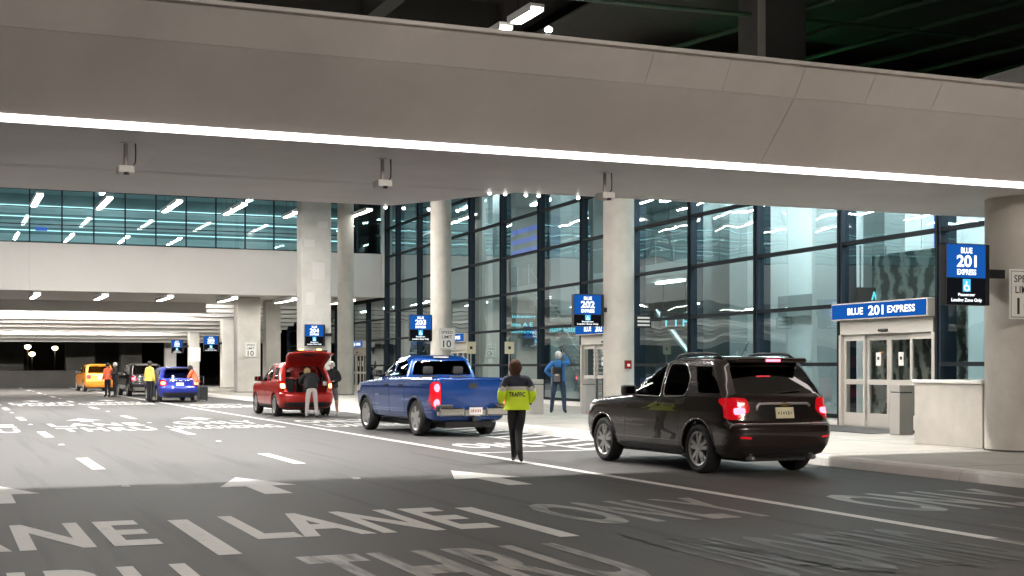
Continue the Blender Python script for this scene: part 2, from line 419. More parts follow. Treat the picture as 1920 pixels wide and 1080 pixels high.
# ------------------------------------------------------------------ canopy over the road
CZ = 4.34
can = empty('canopy', (6, 17.6, CZ), label='long grey panelled canopy with a glowing light strip spanning the road', cat='canopy')
def cpart(o): o.parent = can; o.matrix_parent_inverse = Matrix.Translation(can.location).inverted(); return o
def slab4(name, p, th, m):      # four corner points, thickened along their normal by th
    p = [Vector(q) for q in p]; n = (p[1]-p[0]).cross(p[3]-p[0]).normalized()*th
    vs = p+[q+n for q in p]
    return mesh_obj(name, vs, [(3, 2, 1, 0), (4, 5, 6, 7), (0, 1, 5, 4), (1, 2, 6, 5), (2, 3, 7, 6), (3, 0, 4, 7)], m)
F0 = (16.375, CZ+.065); F1 = (15.52, 5.19); F2 = (15.26, 5.55)
def fasc(x0, x1, a, b, name):
    g = .004 if name == 'fascia_panel' else .003
    (ya, za), (yb, zb) = a, b
    L = math.hypot(yb-ya, zb-za); dy, dz = (yb-ya)/L*g, (zb-za)/L*g
    return cpart(slab4(name, [(x0+g, ya+dy, za+dz), (x0+g, yb-dy, zb-dz), (x1-g, yb-dy, zb-dz), (x1-g, ya+dy, za+dz)], .05, 'canopy_panel'))
xs = [10.68+13.8*i for i in range(-2, 2)]
for a, b in zip(xs, xs[1:]): fasc(a, b, F0, F1, 'fascia_panel')
xs2 = [10.68+1.15*i for i in range(-20, 12)]
xs3 = [xs2[0], -3.12, 8.38, 9.53, 10.68, 11.83, 12.98, xs2[-1]]
for a, b in zip(xs3, xs3[1:]): fasc(a, b, F1, F2, 'upper_fascia_panel')
X0, X1 = xs2[0], xs2[-1]
# body of the canopy behind the panels (its joints show dark)
bodyprof = [(16.41, CZ+.06), (16.41, CZ+.12), (15.585, 5.19), (15.335, 5.54), (15.34, 5.62), (19.9, 5.62), (19.9, CZ+.06)]
n = len(bodyprof)
vs = [(X0, y, z) for y, z in bodyprof]+[(X1, y, z) for y, z in bodyprof]
cpart(mesh_obj('core', vs, [tuple(range(n)), tuple(reversed(range(n, 2*n)))]+[(i, n+i, n+(i+1) % n, (i+1) % n) for i in range(n)], 'panel_joint'))
# coping on the top edge
cpart(box('coping', (X0, 15.22, 5.575), (X1, 15.42, 5.63), 'canopy_panel', bev=.012))
# soffit panels, 1.15 m wide
for a, b in zip(xs2, xs2[1:]):
    cpart(box('soffit_panel', (a+.0012, 16.55, CZ), (b-.0012, 19.936, CZ+.05), 'soffit_panel'))
cpart(box('soffit_trim', (X0, 19.94, CZ-.004), (X1, 20.068, CZ+1.2), 'soffit_panel'))
cpart(poly_prism('rear_soffit', [(X0, 20.07), (8.5, 20.07), (7.2, 22.5), (X0, 22.7)], CZ-.007, CZ+.5, 'soffit_panel'))
# light strip in a reveal between fascia and soffit
for a, b in zip(xs, xs[1:]):
    cpart(mesh_obj('light_strip', [(a+.01, 16.40, CZ+.012), (b-.01, 16.40, CZ+.012), (b-.01, 16.52, CZ-.004), (a+.01, 16.52, CZ-.004),
                                   (a+.01, 16.385, CZ+.075), (b-.01, 16.385, CZ+.075), (b-.01, 16.55, CZ+.06), (a+.01, 16.55, CZ+.06)],
                   [(3, 2, 1, 0), (4, 5, 6, 7), (0, 1, 5, 4), (1, 2, 6, 5), (2, 3, 7, 6), (3, 0, 4, 7)], 'strip_lamp'))
# cameras on stems below the soffit
for i, (x, lb) in enumerate(((2.13, 'white traffic camera under the canopy above the lane dashes'),
             (5.47, 'white traffic camera under the canopy above the middle lane, cable looped beside its stem'),
             (8.8, 'white traffic camera under the canopy above the solid edge line beside the concrete column'))):
    t = empty('traffic_camera', (x, 17.5, CZ), label=lb, cat='camera', group='cameras under the canopy')
    lathe('mount_plate', [(.07, -.012), (.07, 0)], 'sign_white', t, 14)
    lathe('stem', [(.026, -.30), (.026, -.012)], 'bin_metal', t, 10)
    h = box('housing', (-.11, -.17, -.40), (.09, .10, -.30), 'sign_white', t, bev=.02)
    lathe('lens', [(.035, -.02), (.03, .01)], 'plastic_black', h, 12, loc=(-.01, -.16, -.40))
    tube('cable', [(.12, .02, 0), (.125, .02, -.12), (.12, .01, -.24), (.06, 0, -.33)], .009, 'dark_metal', t, 6)
# small dome lamps along the rear edge
for i, (px, py) in enumerate(((723, 388), (757, 381), (804, 376), (858, 372), (918, 369), (947, 374), (986, 366), (1010, 371), (1084, 370))):
    d = (CZ-CAM_H)*FPX/(HORIZON-py); k = (px-960)/FPX
    x = d*(k*SC+SS); y = 20.12 if px > 870 else 22.6
    dd = y/(SC-k*SS); x = dd*(k*SC+SS)
    t = empty('dome_lamp', (x, y, CZ-.02), label='small glowing dome lamp on the rear edge of the canopy', cat='lamp', group='dome lamps on the canopy edge')
    lathe('base', [(.034, .0), (.03, .02)], 'sign_white', t, 12)
    lathe('globe', [(.008, -.036), (.022, -.028), (.028, -.014), (.028, .0)], 'spot_lamp', t, 12)

# ------------------------------------------------------------------ linear lamps hung over the court
def linear_lamp(x, y0, y1, z, m, label, group, drop=.9, rz=0.):
    t = empty('linear_lamp', (x, (y0+y1)/2, z), rz, label=label, cat='lamp', group=group)
    L = (y1-y0)/2
    box('housing', (-.17, -L-.03, .05), (.17, L+.03, .12), 'sign_white', t)
    for s_ in (-1, 1): box('side_reflector', (s_*.155-.012, -L-.03, -.035), (s_*.155+.012, L+.03, .049), 'sign_white', t)
    box('tube', (-.085, -L+.02, -.03), (.085, L-.02, .048), m, t)
    for yy in (-L*.7, L*.7): box('hanger', (-.008, yy-.008, .12), (.008, yy+.008, .12+drop), 'dark_metal', t)
for x in (4.04, 7.0, 10.08, 13.05, 16.08, 19.1, 1.0, -2.0):
    for a, b in ((63.2, 65.4), (65.7, 67.9)):
        linear_lamp(x, a, b, 9.1, 'bridge_lamp', 'bright linear lamp hung high before the glass band of the crossing bridge', 'lamps hung before the bridge', 4.4)
    for a, b in ((45, 49.5), (54, 58.5)):  # assumed lamp rows hidden by the canopy, lighting the road
        if x > 14: continue
        linear_lamp(x, a, b, 9.1, 'assumed_court_lamp', 'assumed linear lamp hung high over the road between canopy and bridge', 'assumed lamps hung over the road', 4.4)
for x, y in ((-2.6, 27.2), (1.4, 27.2), (5.2, 27.2), (10.0, 22.8), (14.0, 22.8)):  # assumed unseen lamps, placed to set the canopy's shadow edge on the road
    linear_lamp(x, y-1.6, y+1.6, 9.1, 'assumed_near_lamp', 'assumed linear lamp hung crosswise from the dark deck just behind the canopy', 'assumed lamps hung behind the canopy', 4.4, R(90))
for a, b in ((26.3, 27.5), (28.0, 29.2)):
    linear_lamp(11.62, a, b, 9.1, 'bridge_lamp', 'short linear lamp glowing above the canopy against the dark deck', 'short lamps above the canopy', 4.4)

for x, m_ in ((1.0, 'assumed_rear_lamp'), (6.0, 'assumed_rear_lamp'), (11.0, 'assumed_warm_lamp'), (15.5, 'assumed_warm_lamp')):  # added unseen lamps behind the camera, assumed to light the canopy front
    linear_lamp(x, -10.0, -6.0, 9.1, m_, 'assumed unseen linear lamp hung over the road behind the camera', 'assumed lamps hung behind the camera', 4.4)

# ------------------------------------------------------------------ deck high above, piers
dk = empty('upper_deck', (6, 40, 13.4), label='dark concrete deck on girders high above the road', cat='deck')
def dpart(o): o.parent = dk; o.matrix_parent_inverse = Matrix.Translation(dk.location).inverted(); return o
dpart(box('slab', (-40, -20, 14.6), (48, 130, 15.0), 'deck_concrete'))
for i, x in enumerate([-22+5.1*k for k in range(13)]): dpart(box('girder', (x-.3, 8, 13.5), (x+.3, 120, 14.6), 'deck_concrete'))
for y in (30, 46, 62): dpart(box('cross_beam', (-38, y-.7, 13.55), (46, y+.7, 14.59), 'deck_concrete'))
for (px0, px1, y, lb) in ((1422, 1512, 33.0, 'wide dark pier rising above the canopy into the dark deck'),):
    k0, k1 = (px0-960)/FPX, (px1-960)/FPX
    xa, xb = [y/(SC-k*SS)*(k*SC+SS) for k in (k0, k1)]
    p = empty('deck_pier', ((xa+xb)/2, y, 8.05), label=lb, cat='pier')
    hw = (xb-xa)/2
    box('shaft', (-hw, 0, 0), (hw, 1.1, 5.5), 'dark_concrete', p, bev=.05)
    box('edge_strip', (-hw-.02, -.03, 0), (-hw+.22, .0, 5.5), 'concrete', p)
# green-lit steel roof frames on the right
fr = empty('steel_roof_frame', (24, 40, 10.0), label='green painted steel roof frame of slanting beams above the canopy', cat='roof frame')
for k in range(6):
    a = Vector((2.0+2.2*k, -16+.4*k, 2.3)); b = Vector((-7.5+2.6*k, 16, 1.2))
    t = tube('beam', [a, b], .09, 'green_steel', fr, 6)
for k in range(5):
    y = -13+6*k; tube('crosspiece', [(-9+.1*k, y, 1.45-.02*k), (14, y+1.5, 2.25)], .07, 'green_steel', fr, 6)
box('roof_sheet', (-6, -14, 2.45), (16, 16, 2.52), 'deck_concrete', fr)
s = empty('assumed_flood_lamp', (25.2, 38, 9.2), label='small assumed green flood lamp washing the steel roof frame', cat='lamp')  # assumed lamp hidden by the canopy, added to light the frame green
lathe('can', [(.10, -.2), (.12, 0)], 'dark_metal', s, 12)
lamp_mat('assumed_green_lamp', (.15, 1, .35), 220.0)
lathe('bulb', [(.10, 0.001), (.06, .05)], 'assumed_green_lamp', s, 12)
# spot lamp on the top edge of the fascia
s = empty('spot_lamp', (9.05, 15.55, 5.63), label='small bright spot lamp on the top edge of the canopy fascia', cat='lamp')
k = (1031-960)/FPX; d = 15.3/(SC-k*SS); s.location = (d*(k*SC+SS), 15.34, 5.63)
lathe('bracket', [(.02, 0), (.02, .06)], 'dark_metal', s, 8)
lathe('bulb', [(.02, .05), (.05, .075), (.05, .10), (.02, .125)], 'spot_lamp', s, 12)

# ------------------------------------------------------------------ bridge building crossing the road
BY = 70.0
br = empty('crossing_bridge', (4, BY, 5.25), label='pale walled bridge building with a dark glass band crossing the road', cat='bridge')
def bpart(o): o.parent = br; o.matrix_parent_inverse = Matrix.Translation(br.location).inverted(); return o
BX0, BX1 = -26.0, 22.0
xs = [BX0+6*i for i in range(9)]
for a, b in zip(xs, xs[1:]): bpart(box('spandrel_panel', (a+.0015, BY, 5.25), (b-.0015, BY+.3, 7.58), 'spandrel'))
bpart(box('corner_post', (21.82, BY-.12, 5.25), (22.12, BY+.2, 11.2), 'spandrel'))
bpart(box('floor_slab', (BX0, BY+.3, 5.28), (BX1, BY+13, 5.7), 'spandrel'))
bpart(box('inner_floor', (BX0, BY+.35, 7.40), (BX1, BY+13, 7.5), 'inner_grey'))
bpart(box('back_wall', (BX0, BY+9.0, 7.5), (BX1, BY+9.2, 11.2), 'inner_grey'))
bpart(box('inner_ceiling', (BX0, BY+.2, 11.0), (BX1, BY+13, 11.3), 'inner_grey'))
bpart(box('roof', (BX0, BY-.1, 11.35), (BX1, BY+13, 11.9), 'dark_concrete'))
for i in range(32):
    a = BX0+1.5*i; b = a+1.5
    bpart(box('mullion', (a-.03, BY-.04, 7.585), (a+.03, BY+.10, 11.0), 'mullion'))
    for z0, z1 in ((7.60, 8.45), (8.5, 9.3), (9.35, 10.15), (10.2, 11.0)):
        bpart(mesh_obj('pane', [(a+.03, BY+.03, z0), (b-.03, BY+.03, z0), (b-.03, BY+.03, z1), (a+.03, BY+.03, z1)], [(0, 1, 2, 3)], 'band_glass'))
for z in (7.60, 8.475, 9.325, 10.175): bpart(box('transom', (BX0, BY-.025, z-.02), (BX1, BY+.02, z+.02), 'transom'))
# rows of light lines and panels inside the band
for z in (8.30, 9.0, 9.75, 10.35): bpart(box('light_line', (BX0, BY+8.84, z), (BX1, BY+8.98, z+.035), 'led_line'))
for z in (7.55, 8.45, 9.2, 9.95): bpart(box('wall_band', (BX0, BY+8.92, z), (BX1, BY+8.99, z+.36), 'inner_white'))
for i in range(9):
    bpart(box('inner_panel', (BX0+5.2*i+.4, BY+8.80, 7.52), (BX0+5.2*i+3.6, BY+8.835, 8.0+.3*(i % 3)), 'inner_white'))
bpart(box('blue_screen', (4.8, BY+8.6, 8.98), (5.4, BY+8.68, 9.16), 'blue_led'))
for i in range(5): bpart(box('inner_lamp', (-16+8*i, BY+2, 10.9), (-15.8+8*i, BY+7, 10.98), 'inner_lamp'))
# underside lamps
for x in (4.3, 7.45, 10.6, 13.8, 16.9, 20.0, 1.1, -2.1):
    linear_lamp(x, 69.2, 73.4, 5.02, 'under_lamp', 'linear lamp glowing under the edge of the crossing bridge', 'lamps under the bridge edge', .08)
for i in range(24):  # added fill lights to whiten the slats
    x = -22+5.6*(i % 8); row = i//8
    if x > (12 if row else 13): continue
    t = empty('slat_fill_light', (x, (80.6, 87.1, 94.3)[row], (4.80, 4.74, 3.94)[row]), label=('added fill light under the bridge brightening the white slats', 'added fill light hidden behind the third white slat', 'added fill light hidden behind the seventh white slat')[row], cat='lamp', group=('added fill lights under the bridge', 'added fill lights behind the third slat', 'added fill lights behind the seventh slat')[row])
    if row == 0: box('housing', (-2.79, -.05, .12), (2.79, .25, .47), 'spandrel', t)
    box('back', (-2.8, -.05, -.12), (2.8, 0, .119), 'spandrel', t)
    box('tube', (-2.58, .002, -.08), (2.58, .10, .118), 'slat_fill' if row == 0 else 'deep_slat_fill', t)
# white slatted soffit stepping down at the end
sl = empty('slatted_ceiling', (0, 83, 5.2), label='bright white slatted ceiling stepping down beyond the crossing bridge', cat='ceiling')
ns = 10
for i in range(ns):
    ya = 83+1.8*i; za = 5.30-.205*i
    for (a, b) in ((-26, -10), (-9.98, 6), (6.02, 22)):
        o = mesh_obj('slat', [(a, ya, za), (b, ya, za), (b, ya+.30, za-.20), (a, ya+.30, za-.20),
                              (a, ya+.06, za+.03), (b, ya+.06, za+.03), (b, ya+.36, za-.17), (a, ya+.36, za-.17)],
                     [(3, 2, 1, 0), (4, 5, 6, 7), (0, 1, 5, 4), (1, 2, 6, 5), (2, 3, 7, 6), (3, 0, 4, 7)], 'white_slat')
        o.parent = sl; o.matrix_parent_inverse = Matrix.Translation(sl.location).inverted()
o = box('backing', (-26, 101.2, 3.28), (22, 101.5, 5.8), 'dark_concrete'); o.parent = sl; o.matrix_parent_inverse = Matrix.Translation(sl.location).inverted()
# dark yard beyond
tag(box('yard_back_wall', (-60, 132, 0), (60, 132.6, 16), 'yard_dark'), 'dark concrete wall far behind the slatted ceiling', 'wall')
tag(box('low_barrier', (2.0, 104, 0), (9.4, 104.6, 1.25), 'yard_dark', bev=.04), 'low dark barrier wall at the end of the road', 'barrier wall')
for i, (px, y, wd) in enumerate(((150, 112, 2.2), (205, 116, 3.0), (245, 110, 1.6), (20, 118, 2.0))):
    k = (px-960)/FPX; d = y/(SC-k*SS)
    lb = ['dark square pier behind the orange car', 'broad dark pier standing between orange car and dark car', 'dark pier behind the dark car with raised rear window', 'dark square pier beside the yellow street lamps'][i]
    p = empty('yard_pier', (d*(k*SC+SS), y, 0), label=lb, cat='pier')
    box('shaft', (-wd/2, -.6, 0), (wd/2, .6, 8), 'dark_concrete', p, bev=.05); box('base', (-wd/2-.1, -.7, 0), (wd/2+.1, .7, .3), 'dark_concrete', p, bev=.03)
for i, (px, py, y) in enumerate(((52, 655, 118), (60, 668, 124), (103, 657, 126))):
    k = (px-960)/FPX; d = y/(SC-k*SS); z = CAM_H+(HORIZON-py)/FPX*d
    p = empty('street_lamp', (d*(k*SC+SS), y, 0), label=['glowing yellow street lamp, tallest in the dark yard', 'glowing yellow street lamp, lower one in the dark yard', 'pale street lamp nearer the dark pier in the yard'][i], cat='street lamp', group='lamps in the dark yard')
    tube('pole', [(0, 0, 0), (0, 0, z+.1)], .06, 'dark_metal', p, 8)
    lathe('lamp_head', [(.10, z+.02), (.24, z+.12), (.24, z+.30), (.10, z+.36)], 'far_lamp', p, 12)

# ------------------------------------------------------------------ columns
def round_column(x, y, dia, h, label, z0=.148):
    t = empty('concrete_column', (x, y, z0), label=label, cat='column', group='concrete columns along the pavement')
    r = dia/2
    lathe('shaft', [(r, 0), (r, h*.33), (r, h*.66), (r, h-z0)], 'concrete', t, 40)
    lathe('base_joint', [(r+.015, 0), (r+.015, .03)], 'joint_dark', t, 32)
    return t
def square_column(x, y, wx, wy, h, label, z0=.148):
    t = empty('concrete_column', (x, y, z0), label=label, cat='column', group='concrete columns along the pavement')
    box('shaft', (-wx/2, -wy/2, 0), (wx/2, wy/2, h-z0), 'pier_concrete', t, bev=.035)
    box('base_joint', (-wx/2-.012, -wy/2-.012, 0), (wx/2+.012, wy/2+.012, .04), 'joint_dark', t)
    return t
COLA = (16.66, 17.62)
round_column(*COLA, 1.22, CZ+.06, 'thick round concrete column carrying the canopy beside the low concrete wall')
round_column(17.28, 33.5, .85, 9.8, 'round concrete column beside the blue 202 display, red alarm box on it')
round_column(17.72, 49.2, .80, 13.4, 'round concrete column with a speed limit sign behind the blue pickup')
round_column(18.42, 65.0, .80, 13.4, 'slim round concrete column next to the broad square pier')
pE = square_column(16.36, 63.2, 1.42, 1.0, 13.4, 'broad square concrete pier with pale patches behind the red car')
for (dx, z, w_, h_) in ((-.35, 7.2, .5, .35), (.1, 5.9, .6, .8), (-.3, 4.6, .4, .6), (.3, 8.1, .5, .3), (-.1, 3.4, .7, .25)):
    box('patch', (dx-w_/2, -.503, z-h_/2), (dx+w_/2, -.499, z+h_/2), 'spandrel', pE)
square_column(15.35, 73.6, 1.25, 1.0, 5.24, 'square concrete pier with a speed limit sign under the bridge')
square_column(17.35, 76.5, .85, .85, 5.24, 'square concrete pier standing behind the 204 display')
square_column(17.2, 88.5, .85, .85, 4.6, 'slim concrete pier beside the twin blue displays')
square_column(16.1, 95.0, .7, .7, 3.9, 'slim concrete pier with a white notice board')
square_column(15.9, 104.0, .8, .8, 5.5, 'grey concrete pier behind the royal blue car')
def speed_sign(x, y, z0, h, label):
    wd = h*.8
    t = empty('speed_limit_sign', (x, y, z0), label=label, cat='sign', group='speed limit signs on columns')
    box('plate', (-wd/2, -.02, 0), (wd/2, 0, h), 'sign_white', t, bev=.006)
    for a, b, c, d in ((-.46, -.445, .03, .97), (.445, .46, .03, .97)): box('border', (a*wd, -.0225, c*h), (b*wd, -.0202, d*h), 'text_black', t)
    for c, d in ((.03, .042), (.958, .97)): box('border', (-.443*wd, -.0225, c*h), (.443*wd, -.0202, d*h), 'text_black', t)
    for s_, zz, hh, ww in (('SPEED', .74, .145, .72), ('LIMIT', .52, .145, .64), ('10', .09, .34, .52)):
        text_on('lettering', s_, hh*h, 'text_black', t, (0, -.0235, zz*h), (1, 0, 0), (0, 0, 1), ww*wd, .012)
    box('bracket', (-.2, 0.001, h*.4), (.2, .07, h*.6), 'steel', t)
    return t
speed_sign(16.02, 17.62-.70, 2.31, .79, 'large speed limit 10 sign on the thick column carrying the canopy')
speed_sign(17.80, 49.2-.45, 2.20, .80, 'speed limit 10 sign on the round column behind the blue pickup')
speed_sign(15.42, 73.6-.56, 2.05, .80, 'speed limit 10 sign on the square pier under the bridge')
b = empty('junction_box', (16.35, 17.05, 3.98), label='grey junction box with a hooked conduit on the thick column', cat='junction box')
box('box', (-.09, -.13, 0), (.10, .03, .30), 'concrete', b, bev=.01)
tube('conduit', [(.0, -.05, 0), (.0, -.05, -.08), (.03, -.05, -.15), (.09, -.05, -.18), (.15, -.05, -.14), (.16, -.05, -.07)], .014, 'concrete', b, 8)
b = empty('alarm_box', (17.32, 33.03, 1.50), label='small dark red alarm box on the round column', cat='alarm box')
box('case', (-.09, -.04, 0), (.09, 0, .20), 'alarm_red', b, bev=.008); box('handle', (-.04, -.055, .05), (.04, -.041, .12), 'sign_white', b)
box('frame', (-.105, -.02, -.015), (.105, .001, .215), 'plastic_black', b)

# ------------------------------------------------------------------ blue display panels hung from the columns
def display(x0, x1, y, ztop, h1, h2, num, label, group='blue gate displays'):
    wd = x1-x0; t = empty('gate_display', ((x0+x1)/2, y, ztop-h1-h2), label=label, cat='display', group=group)
    box('case', (-wd/2-.02, .012, -.02), (wd/2+.10, .16, h1+h2+.02), 'sign_black', t, bev=.012)
    box('upper_screen', (-wd/2, 0, h2+.01), (wd/2, .0115, h1+h2), 'screen_blue', t)
    box('lower_screen', (-wd/2, 0, 0), (wd/2, .0115, h2-.01), 'screen_dark', t)
    f = -.004
    for s_, zz, hh, ww in (('BLUE', .74, .17, .30), (num, .33, .36, .52), ('EXPRESS', .10, .17, .50)):
        text_on('lettering', s_, hh*h1, 'screen_text', t, (0, f, h2+zz*h1), (1, 0, 0), (0, 0, 1), ww*wd, .03)
    box('access_symbol', (-.10*wd, f, h2*.48), (.10*wd, f+.002, h2*.97), 'screen_cyan', t)
    # wheelchair symbol
    c = (0, f-.004, h2*.64); r = h2*.12
    tube('wheelchair_mark', [(math.cos(a)*r+c[0], c[1], c[2]+math.sin(a)*r) for a in [R(100+25*i) for i in range(11)]], h2*.022, 'screen_text', t, 5)
    tube('wheelchair_mark', [(-.01*wd, c[1], h2*.88), (-.008*wd, c[1], h2*.70), (.045*wd, c[1], h2*.70), (.065*wd, c[1], h2*.56)], h2*.022, 'screen_text', t, 5)
    text_on('lettering', 'Passenger', h2*.15, 'screen_text', t, (0, f, h2*.27), (1, 0, 0), (0, 0, 1), wd*.44, .02)
    text_on('lettering', 'Loading Zone Only', h2*.17, 'screen_text', t, (0, f, h2*.05), (1, 0, 0), (0, 0, 1), wd*.80, .02)
    box('arm', (wd/2+.10, .05, (h1+h2)*.45), (wd/2+.45, .12, (h1+h2)*.60), 'sign_black', t)
    return t
display(14.76, 15.53, 17.25, 3.50, .54, .41, '201', 'blue 201 express display on the thick canopy column')
display(15.86, 16.66, 33.35, 3.50, .54, .02+.28, '202', 'blue 202 express display on the round column beside the pavement person')
display(16.45, 17.28, 49.1, 3.50, .55, .42, '203', 'blue 203 express display on the column behind the pickup')
display(15.75, 16.60, 62.4, 3.50, .55, .42, '204', 'blue 204 express display beside the broad square pier')
display(15.62, 16.50, 88.2, 3.50, .55, .42, '205', 'blue 205 express display on the slim pier past the bridge')
display(14.60, 15.30, 94.8, 3.35, .50, .38, '206', 'small blue 206 display left of the slim pier with notice board')
t = empty('notice_board', (16.1, 94.6, 1.9), label='white notice board on the slim concrete pier', cat='notice')
box('board', (-.40, -.05, 0), (.40, 0, .95), 'sign_white', t, bev=.01); box('back', (-.2, 0.001, .2), (.2, .05, .7), 'steel', t)
# red luminous text on far alarm etc. omitted

# ------------------------------------------------------------------ terminal: glass front
tb = empty('terminal_building', wall_pt(24), -WA, label='glass fronted terminal building with dark mullions and a lit hall behind', cat='building')
# local frame: x = indoors, y = along the wall (away from the camera), z = up; origin at wall_pt(24)
def W(y): return (y-WY0)/math.cos(WA)
def tpart(o): o.parent = tb; return o
ROWS = [.36, 1.6, 3.0, 4.46, 5.93, 7.0]; ROWS2 = [.36, 1.6, 3.0, 4.46, 5.93, 7.4, 8.9, 10.4]
BAYS = [15.4, 19.2, 23.15, 26.85, 30.8, 34.6, 38.5, 42.75, 46.9, 51.2, 55.3, 59.4, 63.5, 67.6, 69.9, 74.0, 78.1, 82.2, 86.3, 90.4, 94.5, 98.6]
def top_of(y): return 7.0 if y < 38 else (10.4 if y < 70 else 5.2)
DOORS = {(23.15, 26.85): '201', (38.5, 42.75): '202', (55.3, 59.4): '203', (74.0, 78.1): '204'}
for i, y in enumerate(BAYS):
    tz = max(top_of(y), top_of(y-1))
    tpart(box('mullion', (-.10, W(y)-.09, .149), (.32, W(y)+.09, tz), 'mullion', bev=.01))
    tpart(box('mullion_cap', (-.145, W(y)-.035, .36), (-.101, W(y)+.035, tz), 'transom'))
for a, b in zip(BAYS, BAYS[1:]):
    ya, yb = W(a)+.09, W(b)-.09
    rows = ROWS if a < 38 else (ROWS2 if a < 69.8 else [.36, 1.6, 3.0, 4.1, 5.2])
    door = (a, b) in DOORS
    if not door: tpart(box('plinth', (-.06, ya, .149), (.25, yb, .36), 'kerb_concrete'))
    for z in rows[0 if not door else 2:]:
        tpart(box('transom', (-.09, ya, z-.045), (.08, yb, z+.045), 'transom'))
    for z0, z1 in zip(rows, rows[1:]):
        if door and z1 <= 3.01: continue
        tpart(mesh_obj('pane', [(0, ya, z0+.045), (0, yb, z0+.045), (0, yb, z1-.045), (0, ya, z1-.045)], [(0, 3, 2, 1)], 'facade_glass'))
def gate_doors(a, b, num):
    c = W((a+b)/2); hw = (W(b)-W(a))/2-.10
    lb = {'201': 'beige automatic sliding doors under the blue 201 express sign', '202': 'beige automatic doors under the blue 202 sign beside the round column', '203': 'beige automatic doors under the blue 203 sign behind the pickup', '204': 'beige automatic doors under the bridge beside the slim round column'}[num]
    d = empty('sliding_doors', tb.matrix_basis @ Vector((-.12, c, .149)), -WA, label=lb, cat='doors', group='terminal doors')
    hw2 = hw; H = 2.47
    box('header', (-.03, -hw2, H-.33), (.22, hw2, H), 'alu_frame', d, bev=.008)
    for yy in (-hw2, hw2): box('jamb', (-.03, yy-.05, 0), (.22, yy+.05, H-.332), 'alu_frame', d)
    n = 4; wl = (2*hw2-.1)/n
    for i in range(n):
        y0 = -hw2+.05+i*wl; y1 = y0+wl; off = .05 if i in (0, 3) else .11
        leaf = empty('door_leaf', (0, 0, 0)); leaf.parent = d
        for (p0, p1, q0, q1) in ((y0+.005, y0+.085, .02, H-.335), (y1-.085, y1-.005, .02, H-.335), (y0+.086, y1-.086, .02, .32), (y0+.086, y1-.086, .98, 1.10), (y0+.086, y1-.086, H-.47, H-.335)):
            box('stile', (off, p0, q0), (off+.05, p1, q1), 'alu_frame', leaf)
        for q0, q1 in ((.32, .98), (1.10, H-.47)):
            mesh_obj('pane', [(off+.025, y0+.086, q0), (off+.025, y1-.086, q0), (off+.025, y1-.086, q1), (off+.025, y0+.086, q1)], [(0, 3, 2, 1)], 'door_glass', leaf)
        if i in (1, 2): box('notice', (off+.012, (y0+y1)/2-.09, 1.42), (off+.02, (y0+y1)/2+.09, 1.72), 'sign_white', leaf)
        if i in (1, 2): box('lock_mark', (off+.006, (y0+y1)/2-.035, 1.55), (off+.0115, (y0+y1)/2+.035, 1.62), 'text_black', leaf)
    box('sensor', (-.09, -.16, H-.28), (-.031, .16, H-.22), 'plastic_black', d, bev=.015)
    s = empty('door_sign', tb.matrix_basis @ Vector((-.34, c, .149+H)), -WA, label={'201': 'long blue 201 express sign above beige doors by the low concrete wall', '202': 'blue 202 express sign over doors half hidden by the round column', '203': 'blue 203 express sign over doors behind the speed limit column', '204': 'blue 204 express sign over doors under the bridge'}[num], cat='sign', group='blue signs over doors')
    box('case', (0, -hw2-.06, .005), (.42, hw2+.06, .40), 'alu_frame', s, bev=.008)
    box('face', (-.008, -hw2-.03, .035), (-.001, hw2+.03, .37), 'screen_blue', s)
    for s_, yy, hh, ww in (('BLUE', hw2*.47, .16, .62), (num, .02, .22, .58), ('EXPRESS', -hw2*.52, .16, 1.0)):
        text_on('lettering', s_, hh, 'screen_text', s, (-.012, yy, .20-hh/2), (0, -1, 0), (0, 0, 1), ww, .025)
    return d
for (a, b), num in DOORS.items(): gate_doors(a, b, num)
# hall behind the glass
L0, L1 = W(15.4), W(69.9)
tpart(box('hall_floor', (.35, L0, .149), (16, L1, .17), 'inner_floor'))
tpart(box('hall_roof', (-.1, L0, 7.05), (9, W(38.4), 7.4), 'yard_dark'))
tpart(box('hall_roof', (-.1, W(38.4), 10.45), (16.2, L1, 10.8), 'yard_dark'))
tpart(box('hall_ceiling', (.33, L0, 6.95), (9, W(38.35), 7.04), 'inner_white'))
tpart(box('hall_ceiling', (.33, W(38.6), 10.33), (16, L1, 10.44), 'inner_grey'))
tpart(box('hall_floor', (.35, L1+.2, .149), (10, W(98.6), .17), 'inner_floor'))
tpart(box('back_wall', (7.0, L1+.2, .17), (7.2, W(98.6), 5.2), 'inner_grey'))
tpart(box('hall_ceiling', (.33, L1+.2, 5.15), (9, W(98.6), 5.24), 'inner_grey'))
for y in (72, 78, 84, 90): tpart(box('hall_lamp', (2.5, W(y), 5.08), (2.7, W(y)+2.4, 5.14), 'inner_lamp'))
tpart(box('roof_riser', (-.1, W(38.4)-.02, 7.41), (16, W(38.4)+.06, 10.449), 'yard_dark'))
tpart(box('back_wall', (15.8, W(38.4), .17), (16, L1, 10.33), 'inner_grey'))
tpart(box('end_wall', (.4, L1-.05, .17), (15.8, L1+.15, 10.33), 'inner_grey'))
tpart(box('end_wall', (.4, L0-.15, .17), (9, L0+.05, 6.95), 'inner_grey'))
